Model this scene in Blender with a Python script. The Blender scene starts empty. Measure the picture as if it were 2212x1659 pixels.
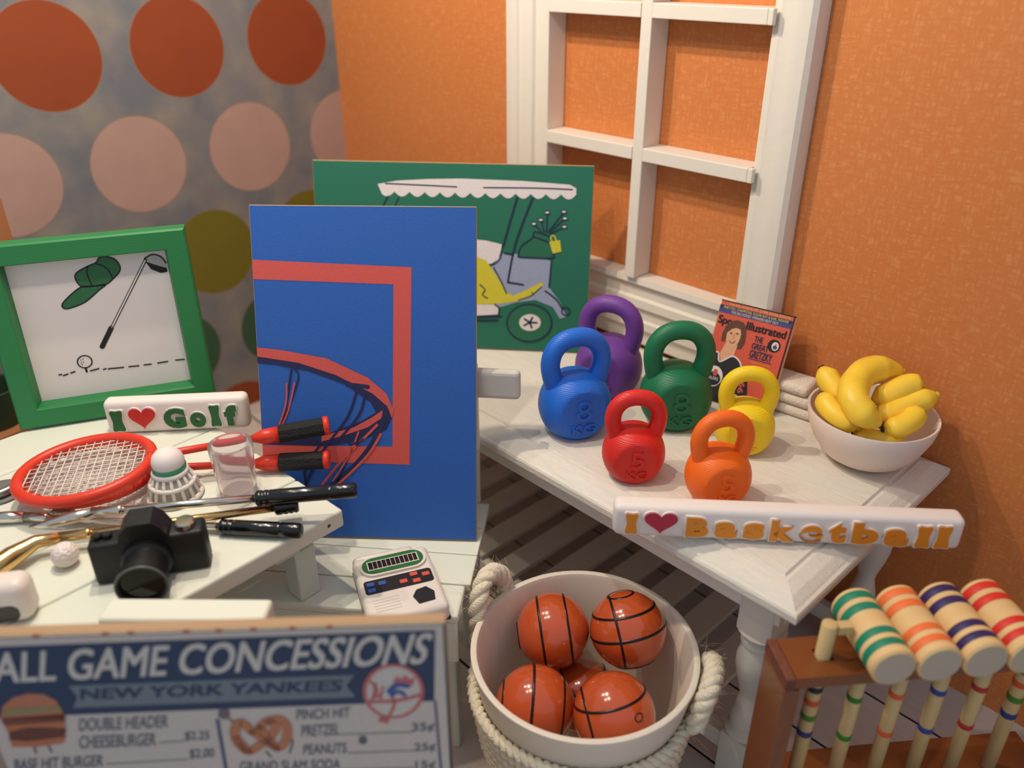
import bpy, bmesh, math, random
from mathutils import Vector, Matrix

random.seed(7)
scene = bpy.context.scene
COL = scene.collection

# ------------------------------------------------------------------ camera, world, lights, exposure
cam_d = bpy.data.cameras.new('camera')
cam_d.sensor_fit = 'HORIZONTAL'; cam_d.sensor_width = 36.0
cam_d.lens = 36.0 * 1759.2 / 2212.0
cam_d.clip_start = 0.02; cam_d.clip_end = 60
cam = bpy.data.objects.new('camera', cam_d); COL.objects.link(cam)
PITCH, ROLL, YAW = 0.486919, -0.003475, -0.812192
fwd = Vector((math.sin(YAW) * math.cos(PITCH), math.cos(YAW) * math.cos(PITCH), -math.sin(PITCH)))
rgt0 = Vector((math.cos(YAW), -math.sin(YAW), 0)); up0 = rgt0.cross(fwd)
rgt = rgt0 * math.cos(ROLL) + up0 * math.sin(ROLL); upv = -rgt0 * math.sin(ROLL) + up0 * math.cos(ROLL)
m = Matrix(((rgt.x, upv.x, -fwd.x, 3.01835), (rgt.y, upv.y, -fwd.y, -1.9), (rgt.z, upv.z, -fwd.z, 1.72851), (0, 0, 0, 1)))
cam.matrix_world = m
cam_d.dof.use_dof = True; cam_d.dof.focus_distance = 1.92; cam_d.dof.aperture_fstop = 1.25
scene.camera = cam

world = bpy.data.worlds.new('world'); scene.world = world; world.use_nodes = True
bg = world.node_tree.nodes['Background']
bg.inputs['Color'].default_value = (0.58, 0.66, 0.78, 1); bg.inputs['Strength'].default_value = 0.72

def lamp(name, loc, power, size, color):
    l = bpy.data.lights.new(name, 'POINT'); l.energy = power; l.shadow_soft_size = size; l.color = color
    o = bpy.data.objects.new(name, l); COL.objects.link(o); o.location = loc
    return o
WARM = (1.0, 0.865, 0.69)
lamp('ceiling_bulb', (1.20, -1.12, 2.75), 78, 0.03, WARM)
lamp('ceiling_bulb', (0.80, -1.40, 2.75), 26, 0.03, WARM)
lamp('ceiling_bulb', (1.75, -1.42, 2.80), 42, 0.03, WARM)
lamp('ceiling_bulb', (1.50, -1.75, 2.80), 22, 0.03, WARM)

vs = scene.view_settings
vs.view_transform = 'Standard'; vs.look = 'None'; vs.gamma = 1.0; vs.use_curve_mapping = False
vs.exposure = 0.0

# ------------------------------------------------------------------ materials
def lin(c):
    out = []
    for v in c:
        v = v / 255.0
        out.append(v / 12.92 if v <= 0.04045 else ((v + 0.055) / 1.055) ** 2.4)
    return (out[0], out[1], out[2], 1.0)

MATS = {}
def mat(name, rgb, rough=0.5, metal=0.0, var=0.0, vscale=12.0, vstretch=(1, 1, 1), bump=0.0, bscale=60.0, bstretch=(1, 1, 1),
        coat=0.0, trans=0.0, ior=1.45, alpha=1.0, layers=0.0, spec=0.5, sss=0.0):
    if name in MATS: return MATS[name]
    M = bpy.data.materials.new(name); M.use_nodes = True
    nt = M.node_tree; b = nt.nodes['Principled BSDF']; N = nt.nodes.new; L = nt.links.new
    b.inputs['Base Color'].default_value = lin(rgb); b.inputs['Roughness'].default_value = rough
    b.inputs['Metallic'].default_value = metal; b.inputs['IOR'].default_value = ior
    b.inputs['Coat Weight'].default_value = coat; b.inputs['Coat Roughness'].default_value = 0.06
    b.inputs['Transmission Weight'].default_value = trans
    b.inputs['Specular IOR Level'].default_value = spec
    if sss:
        b.inputs['Subsurface Weight'].default_value = sss; b.inputs['Subsurface Scale'].default_value = 0.02
    tc = N('ShaderNodeTexCoord')
    if var:
        mp = N('ShaderNodeMapping'); mp.inputs['Scale'].default_value = vstretch; L(tc.outputs['Object'], mp.inputs['Vector'])
        nz = N('ShaderNodeTexNoise'); nz.inputs['Scale'].default_value = vscale; nz.inputs['Detail'].default_value = 5
        L(mp.outputs['Vector'], nz.inputs['Vector'])
        rp = N('ShaderNodeValToRGB')
        c = lin(rgb)
        rp.color_ramp.elements[0].position = 0.3; rp.color_ramp.elements[1].position = 0.7
        rp.color_ramp.elements[0].color = tuple(x * (1 - var) for x in c[:3]) + (1,)
        rp.color_ramp.elements[1].color = tuple(min(1, x * (1 + var * .6)) for x in c[:3]) + (1,)
        L(nz.outputs['Fac'], rp.inputs['Fac']); L(rp.outputs['Color'], b.inputs['Base Color'])
    h = None
    if bump:
        mp2 = N('ShaderNodeMapping'); mp2.inputs['Scale'].default_value = bstretch; L(tc.outputs['Object'], mp2.inputs['Vector'])
        nb = N('ShaderNodeTexNoise'); nb.inputs['Scale'].default_value = bscale; nb.inputs['Detail'].default_value = 4
        L(mp2.outputs['Vector'], nb.inputs['Vector']); h = nb.outputs['Fac']
        bp = N('ShaderNodeBump'); bp.inputs['Strength'].default_value = bump; bp.inputs['Distance'].default_value = 0.004
        L(h, bp.inputs['Height']); L(bp.outputs['Normal'], b.inputs['Normal'])
    if layers:
        wv = N('ShaderNodeTexWave'); wv.wave_type = 'BANDS'; wv.bands_direction = 'Z'; wv.inputs['Scale'].default_value = 85.0
        wv.inputs['Distortion'].default_value = 0.6; wv.inputs['Detail'].default_value = 1
        L(tc.outputs['Object'], wv.inputs['Vector'])
        bp = N('ShaderNodeBump'); bp.inputs['Strength'].default_value = layers; bp.inputs['Distance'].default_value = 0.002
        L(wv.outputs['Fac'], bp.inputs['Height']); L(bp.outputs['Normal'], b.inputs['Normal'])
    MATS[name] = M
    return M

def print_mat(name, rgb):
    return mat('print_' + name, rgb, rough=0.6, var=0.06, vscale=160)

def wall_orange():
    M = bpy.data.materials.new('orange_woven_paper'); M.use_nodes = True
    nt = M.node_tree; b = nt.nodes['Principled BSDF']; N = nt.nodes.new; L = nt.links.new
    tc = N('ShaderNodeTexCoord')
    def nz(stretch, scale, det=2):
        mp = N('ShaderNodeMapping'); mp.inputs['Scale'].default_value = stretch; L(tc.outputs['Object'], mp.inputs['Vector'])
        n = N('ShaderNodeTexNoise'); n.inputs['Scale'].default_value = scale; n.inputs['Detail'].default_value = det
        L(mp.outputs['Vector'], n.inputs['Vector']); return n.outputs['Fac']
    h = nz((1, 1, 4), 30.0); v = nz((4, 1, 1), 30.0); fine = nz((1, 1, 1), 140, 3); big = nz((1, 1, 1), 2.2)
    def math_(op, a, c):
        n = N('ShaderNodeMath'); n.operation = op
        for i, x in enumerate((a, c)):
            if isinstance(x, (int, float)): n.inputs[i].default_value = x
            else: L(x, n.inputs[i])
        return n.outputs[0]
    hh = N('ShaderNodeMapRange'); hh.inputs[1].default_value = .42; hh.inputs[2].default_value = .62; L(h, hh.inputs[0])
    vv = N('ShaderNodeMapRange'); vv.inputs[1].default_value = .42; vv.inputs[2].default_value = .62; L(v, vv.inputs[0])
    w = math_('MULTIPLY', hh.outputs[0], vv.outputs[0])
    t = math_('ADD', math_('MULTIPLY', w, .5), math_('MULTIPLY', fine, .3))
    t = math_('ADD', t, math_('MULTIPLY', big, .2))
    rp = N('ShaderNodeValToRGB'); e = rp.color_ramp.elements
    e[0].position = .12; e[0].color = lin((200, 114, 52)); e[1].position = 1.0; e[1].color = lin((216, 144, 88))
    L(t, rp.inputs['Fac']); L(rp.outputs['Color'], b.inputs['Base Color'])
    b.inputs['Roughness'].default_value = .75
    return M

def wall_dots():
    """printed spotted paper: rows of spots, every other row shifted by half a pitch"""
    M = bpy.data.materials.new('spotted_paper'); M.use_nodes = True
    nt = M.node_tree; b = nt.nodes['Principled BSDF']; N = nt.nodes.new; L = nt.links.new
    tc = N('ShaderNodeTexCoord'); sp = N('ShaderNodeSeparateXYZ'); L(tc.outputs['Object'], sp.inputs[0])
    def mt(op, a, c=None):
        n = N('ShaderNodeMath'); n.operation = op
        for i, x in enumerate((a, c)):
            if x is None: continue
            if isinstance(x, (int, float)): n.inputs[i].default_value = x
            else: L(x, n.inputs[i])
        return n.outputs[0]
    PZ, PY, Z0, Y0, RAD = 0.3725, 0.4275, 1.441, -0.208, 0.165
    def noise(scale, det=4, stretch=(1, 1, 1)):
        mp = N('ShaderNodeMapping'); mp.inputs['Scale'].default_value = stretch; L(tc.outputs['Object'], mp.inputs['Vector'])
        n = N('ShaderNodeTexNoise'); n.inputs['Scale'].default_value = scale; n.inputs['Detail'].default_value = det
        L(mp.outputs['Vector'], n.inputs['Vector']); return n.outputs['Fac']
    row = mt('ROUND', mt('DIVIDE', mt('SUBTRACT', Z0, sp.outputs['Z']), PZ))          # 0 = top row, counts down
    dz = mt('SUBTRACT', mt('SUBTRACT', Z0, sp.outputs['Z']), mt('MULTIPLY', row, PZ))
    odd = mt('ABSOLUTE', mt('FLOORED_MODULO', row, 2.0))
    yy = mt('SUBTRACT', mt('SUBTRACT', sp.outputs['Y'], Y0), mt('MULTIPLY', odd, PY / 2))
    dy = mt('SUBTRACT', yy, mt('MULTIPLY', mt('ROUND', mt('DIVIDE', yy, PY)), PY))
    r = mt('SQRT', mt('ADD', mt('MULTIPLY', dz, dz), mt('MULTIPLY', dy, dy)))
    inside = N('ShaderNodeMapRange'); inside.inputs[1].default_value = RAD + .002; inside.inputs[2].default_value = RAD - .002; L(r, inside.inputs[0])
    ring = N('ShaderNodeMapRange'); ring.inputs[1].default_value = RAD + .006; ring.inputs[2].default_value = RAD; L(r, ring.inputs[0])
    k = mt('FLOORED_MODULO', row, 4.0)
    def mix(f, a, c, typ='MIX'):
        n = N('ShaderNodeMix'); n.data_type = 'RGBA'; n.blend_type = typ
        L(f, n.inputs[0]) if not isinstance(f, (int, float)) else setattr(n.inputs[0], 'default_value', f)
        for i, x in ((6, a), (7, c)):
            if isinstance(x, tuple): n.inputs[i].default_value = x
            else: L(x, n.inputs[i])
        return n.outputs[2]
    col = mix(mt('GREATER_THAN', k, .5), lin((134, 58, 20)), lin((166, 136, 126)))
    col = mix(mt('GREATER_THAN', k, 1.5), col, lin((108, 100, 16)))
    col = mix(mt('GREATER_THAN', k, 2.5), col, lin((48, 82, 56)))
    gm = N('ShaderNodeMapRange'); gm.inputs[1].default_value = .38; gm.inputs[2].default_value = .66; L(noise(5.5, 7), gm.inputs[0])
    ground = mix(gm.outputs[0], lin((102, 106, 114)), lin((132, 126, 118)))
    ground = mix(ring.outputs[0], ground, lin((132, 112, 96)))
    c = mix(inside.outputs[0], ground, col)
    sm = N('ShaderNodeMapRange'); sm.inputs[3].default_value = .9; sm.inputs[4].default_value = 1.1; L(noise(9, 6), sm.inputs[0])
    vm = N('ShaderNodeVectorMath'); vm.operation = 'SCALE'; L(c, vm.inputs[0]); L(sm.outputs[0], vm.inputs['Scale'])
    L(vm.outputs[0], b.inputs['Base Color']); b.inputs['Roughness'].default_value = .8
    return M

# ------------------------------------------------------------------ mesh helpers
class MB:
    def __init__(s): s.bm = bmesh.new()
    def _add(s, verts, faces, mtx=None):
        vs_ = [s.bm.verts.new(mtx @ Vector(v) if mtx else Vector(v)) for v in verts]
        for f in faces:
            try: s.bm.faces.new([vs_[i] for i in f])
            except ValueError: pass
        return vs_
    def box(s, x0, x1, y0, y1, z0, z1, bev=0.0, seg=2, mtx=None):
        t = bmesh.new(); bmesh.ops.create_cube(t, size=1)
        for v in t.verts: v.co = Vector(((x0 + x1) / 2 + v.co.x * (x1 - x0), (y0 + y1) / 2 + v.co.y * (y1 - y0), (z0 + z1) / 2 + v.co.z * (z1 - z0)))
        if bev: bmesh.ops.bevel(t, geom=t.edges[:], offset=bev, segments=seg, affect='EDGES', profile=.5)
        s.merge(t, mtx); return s
    def merge(s, t, mtx=None):
        idx = {}
        for v in t.verts: idx[v] = s.bm.verts.new(mtx @ v.co if mtx else v.co)
        for f in t.faces:
            try:
                nf = s.bm.faces.new([idx[v] for v in f.verts]); nf.smooth = f.smooth
            except ValueError: pass
        t.free(); return s
    def lathe(s, prof, seg=32, mtx=None, smooth=True):
        """prof: list of (radius, z); radius 0 closes the end"""
        rings = []
        for r, z in prof:
            if r < 1e-6: rings.append([s.bm.verts.new(mtx @ Vector((0, 0, z)) if mtx else Vector((0, 0, z)))])
            else:
                ring = []
                for i in range(seg):
                    a = 2 * math.pi * i / seg; p = Vector((r * math.cos(a), r * math.sin(a), z)); ring.append(s.bm.verts.new(mtx @ p if mtx else p))
                rings.append(ring)
        for A, B in zip(rings, rings[1:]):
            for i in range(seg):
                j = (i + 1) % seg
                try:
                    if len(A) == 1 and len(B) == 1: continue
                    if len(A) == 1: f = s.bm.faces.new((A[0], B[i], B[j]))
                    elif len(B) == 1: f = s.bm.faces.new((A[i], A[j], B[0]))
                    else: f = s.bm.faces.new((A[i], A[j], B[j], B[i]))
                    f.smooth = smooth
                except ValueError: pass
        return s
    def tube(s, pts, rad, seg=12, closed=False, cap=True, sx=1.0):
        """sweep a circle along pts; rad a number or list"""
        pts = [Vector(p) for p in pts]; n = len(pts)
        rr = rad if isinstance(rad, (list, tuple)) else [rad] * n
        tang = []
        for i in range(n):
            if closed: t = pts[(i + 1) % n] - pts[i - 1]
            else: t = pts[min(i + 1, n - 1)] - pts[max(i - 1, 0)]
            tang.append(t.normalized())
        ref = Vector((0, 0, 1)) if abs(tang[0].z) < .9 else Vector((1, 0, 0))
        u = (ref - tang[0] * ref.dot(tang[0])).normalized(); rings = []
        for i in range(n):
            u = (u - tang[i] * u.dot(tang[i])).normalized(); w = tang[i].cross(u); ring = []
            for k in range(seg):
                a = 2 * math.pi * k / seg
                ring.append(s.bm.verts.new(pts[i] + (u * math.cos(a) * sx + w * math.sin(a)) * rr[i]))
            rings.append(ring)
        m_ = n if closed else n - 1
        for i in range(m_):
            A, B = rings[i], rings[(i + 1) % n]
            for k in range(seg):
                j = (k + 1) % seg
                try: f = s.bm.faces.new((A[k], A[j], B[j], B[k])); f.smooth = True
                except ValueError: pass
        if cap and not closed:
            for r_ in (rings[0][::-1], rings[-1]):
                try: s.bm.faces.new(r_)
                except ValueError: pass
        return s
    def prism(s, pts, z0, z1, mtx=None):
        n = len(pts); v0 = [(p[0], p[1], z0) for p in pts]; v1 = [(p[0], p[1], z1) for p in pts]
        faces = [list(range(n))[::-1], list(range(n, 2 * n))] + [[i, (i + 1) % n, n + (i + 1) % n, n + i] for i in range(n)]
        s._add(v0 + v1, faces, mtx); return s
    def obj(s, name, material, parent=None, loc=None, rot=None, smooth=None):
        bmesh.ops.recalc_face_normals(s.bm, faces=s.bm.faces[:])
        me = bpy.data.meshes.new(name); 
        if smooth is not None:
            for f in s.bm.faces: f.smooth = smooth
        s.bm.to_mesh(me); s.bm.free()
        o = bpy.data.objects.new(name, me); COL.objects.link(o)
        if material: me.materials.append(material)
        if parent: o.parent = parent
        if loc: o.location = loc
        if rot: o.rotation_euler = rot
        return o

def autosmooth(o, ang=40):
    me = o.data; me.polygons.foreach_set('use_smooth', [True] * len(me.polygons))
    bm = bmesh.new(); bm.from_mesh(me)
    for e in bm.edges:
        if len(e.link_faces) == 2 and e.calc_face_angle(0) > math.radians(ang): e.smooth = False
    bm.to_mesh(me); bm.free(); return o

def tag(o, label, cat=None, group=None, kind=None):
    o['label'] = label
    if cat: o['category'] = cat
    if group: o['group'] = group
    if kind: o['kind'] = kind
    return o

def thing(name, label, cat, loc=(0, 0, 0), rz=0.0, lean=0.0, group=None, kind=None, rot=None):
    o = bpy.data.objects.new(name, None); COL.objects.link(o); o.empty_display_size = .05
    o.location = loc
    if rot is not None: o.rotation_euler = rot
    else: o.rotation_euler = (Matrix.Rotation(rz, 3, 'Z') @ Matrix.Rotation(-lean, 3, 'X')).to_euler()
    return tag(o, label, cat, group, kind)

R = math.radians
def spline(pts, n=8, closed=False):
    """Catmull-Rom through pts"""
    P = [Vector(p) for p in pts]; out = []; N_ = len(P)
    rng = range(N_) if closed else range(N_ - 1)
    for i in rng:
        p0, p1, p2, p3 = (P[(i - 1) % N_], P[i], P[(i + 1) % N_], P[(i + 2) % N_]) if closed else (P[max(i - 1, 0)], P[i], P[i + 1], P[min(i + 2, N_ - 1)])
        for k in range(n):
            t = k / n
            out.append(0.5 * ((2 * p1) + (-p0 + p2) * t + (2 * p0 - 5 * p1 + 4 * p2 - p3) * t * t + (-p0 + 3 * p1 - 3 * p2 + p3) * t ** 3))
    if not closed: out.append(P[-1])
    return out

# ------------------------------------------------------------------ lettering
def text_bm(s, extrude=0.0, bold=0.0, spacing=1.0, res=4):
    c = bpy.data.curves.new('t', 'FONT'); c.body = s; c.size = 1.0; c.extrude = extrude; c.offset = bold; c.resolution_u = res; c.space_character = spacing
    o = bpy.data.objects.new('t', c); COL.objects.link(o)
    dg = bpy.context.evaluated_depsgraph_get(); dg.update()
    me = bpy.data.meshes.new_from_object(o.evaluated_get(dg))
    bm = bmesh.new(); bm.from_mesh(me)
    bpy.data.objects.remove(o); bpy.data.curves.remove(c); bpy.data.meshes.remove(me)
    return bm

def text_fit(name, s, material, parent, bl, br, tl, y, bold=0.0):
    """flat lettering fitted to a parallelogram on the x-z face of its parent (y = distance in front of the face)"""
    bm = text_bm(s, 0.0, 0.0)
    xs = [v.co.x for v in bm.verts]; ys = [v.co.y for v in bm.verts]
    x0, x1, y0, y1 = min(xs), max(xs), 0.0 if min(ys) > -.12 else min(ys), max(ys)
    bl, br, tl = Vector(bl), Vector(br), Vector(tl); mb = MB()
    # a heavier weight: the glyphs are struck a few times, slightly shifted
    shifts = [(0, 0)] if not bold else [(bold * c, bold * s_) for c, s_ in ((1, .6), (-1, .6), (1, -.6), (-1, -.6), (0, 0))]
    for k, (sx, sy) in enumerate(shifts):
        t = bm.copy()
        for v in t.verts:
            u = (v.co.x + sx - x0) / (x1 - x0); w = (v.co.y + sy - y0) / (y1 - y0)
            p = bl + (br - bl) * u + (tl - bl) * w
            v.co = Vector((p.x, y - k * .00003, p.y))
        mb.merge(t)
    bm.free()
    return mb.obj(name, material, parent)

INK = dict(coral=(206, 84, 76), navy=(34, 38, 78), white=(224, 214, 212), ink=(28, 40, 66), lilac=(150, 158, 184), lemon=(206, 194, 52), green2=(36, 104, 76),
           capgreen=(44, 106, 66), black=(24, 20, 20), picwhite=(226, 218, 212), picgrey=(176, 176, 172),
           mnavy=(48, 66, 92), mgrey=(118, 128, 136), mcream=(206, 198, 188), mnavy2=(52, 66, 92), mink=(104, 110, 122), mink2=(92, 98, 112), mline=(140, 138, 140), mbat=(118, 104, 108),
           mred=(196, 108, 108), mblue=(66, 92, 150), bun=(190, 122, 92), bun2=(190, 116, 84), lettuce=(150, 136, 96), patty=(128, 76, 62), patty2=(110, 64, 54), bread=(190, 124, 92), rust=(176, 104, 92), mdark=(58, 58, 66),
           gdark=(40, 26, 24), gnavy=(38, 44, 70), gnavy2=(30, 34, 52), gblue=(62, 70, 130), gtext=(222, 196, 128), gyel=(236, 166, 60), gskin=(222, 164, 128), gskin2=(190, 126, 92), ghair=(96, 58, 40), gmouth=(150, 60, 50), gjersey=(36, 36, 40))

def ribbon(pts, w):
    """outline of a brush stroke with round ends, one connected strip"""
    P = [Vector(p) for p in pts]
    closed = (P[0] - P[-1]).length < 1e-6
    if len(P) > 2:
        if closed: P = P[:-1]
        P3 = spline([(p.x, p.y, 0) for p in P], 4, closed); P = [Vector((p.x, p.y)) for p in P3]
    bm = bmesh.new(); prev = None; n = len(P); first = None
    for i in range(n):
        t = (P[(i + 1) % n] - P[i - 1]) if closed else (P[min(i + 1, n - 1)] - P[max(i - 1, 0)])
        if t.length < 1e-9: continue
        t.normalize(); nn = Vector((-t.y, t.x)) * w / 2
        a = bm.verts.new((P[i].x + nn.x, 0, P[i].y + nn.y)); b = bm.verts.new((P[i].x - nn.x, 0, P[i].y - nn.y))
        if prev: bm.faces.new((prev[0], prev[1], b, a))
        else: first = (a, b, t)
        prev = (a, b); last = (a, b, t)
    if closed: bm.faces.new((prev[0], prev[1], first[1], first[0]))
    else:
        for (a, b, t), s_ in ((first, -1), (last, 1)):
            c = (a.co + b.co) / 2; r = (a.co - c); tt = Vector((t.x, 0, t.y)) * s_ * w / 2
            arc = [bm.verts.new(c + r * math.cos(k * math.pi / 6) + tt * math.sin(k * math.pi / 6)) for k in range(1, 6)]
            bm.faces.new([a] + arc + [b])
    return bm

def draw(parent, items, y=-0.0002, step=0.0003):
    """printed picture: every printed shape and word is one flat part on the board's face"""
    from mathutils.geometry import tessellate_polygon
    for it in items:
        col, layer = it[1], it[2]; m_ = print_mat(col, INK[col])
        if it[0] == 'text':
            text_fit('lettering', it[3], m_, parent, it[4], it[5], it[6], y - layer * step, it[7]); continue
        mb = MB(); yy = y - layer * step
        if it[0] == 'poly':
            P = []
            for p in it[3]:
                if not P or (Vector(p) - Vector(P[-1][:2])).length > 1e-5: P.append((p[0], p[1], 0))
            mb._add([(p[0], yy, p[1]) for p in P], tessellate_polygon([[Vector(p) for p in P]]))
        else:
            mb.merge(ribbon(it[4], it[3]), Matrix.Translation((0, yy, 0)))
        mb.obj('printed_shape', m_, parent)

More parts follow.
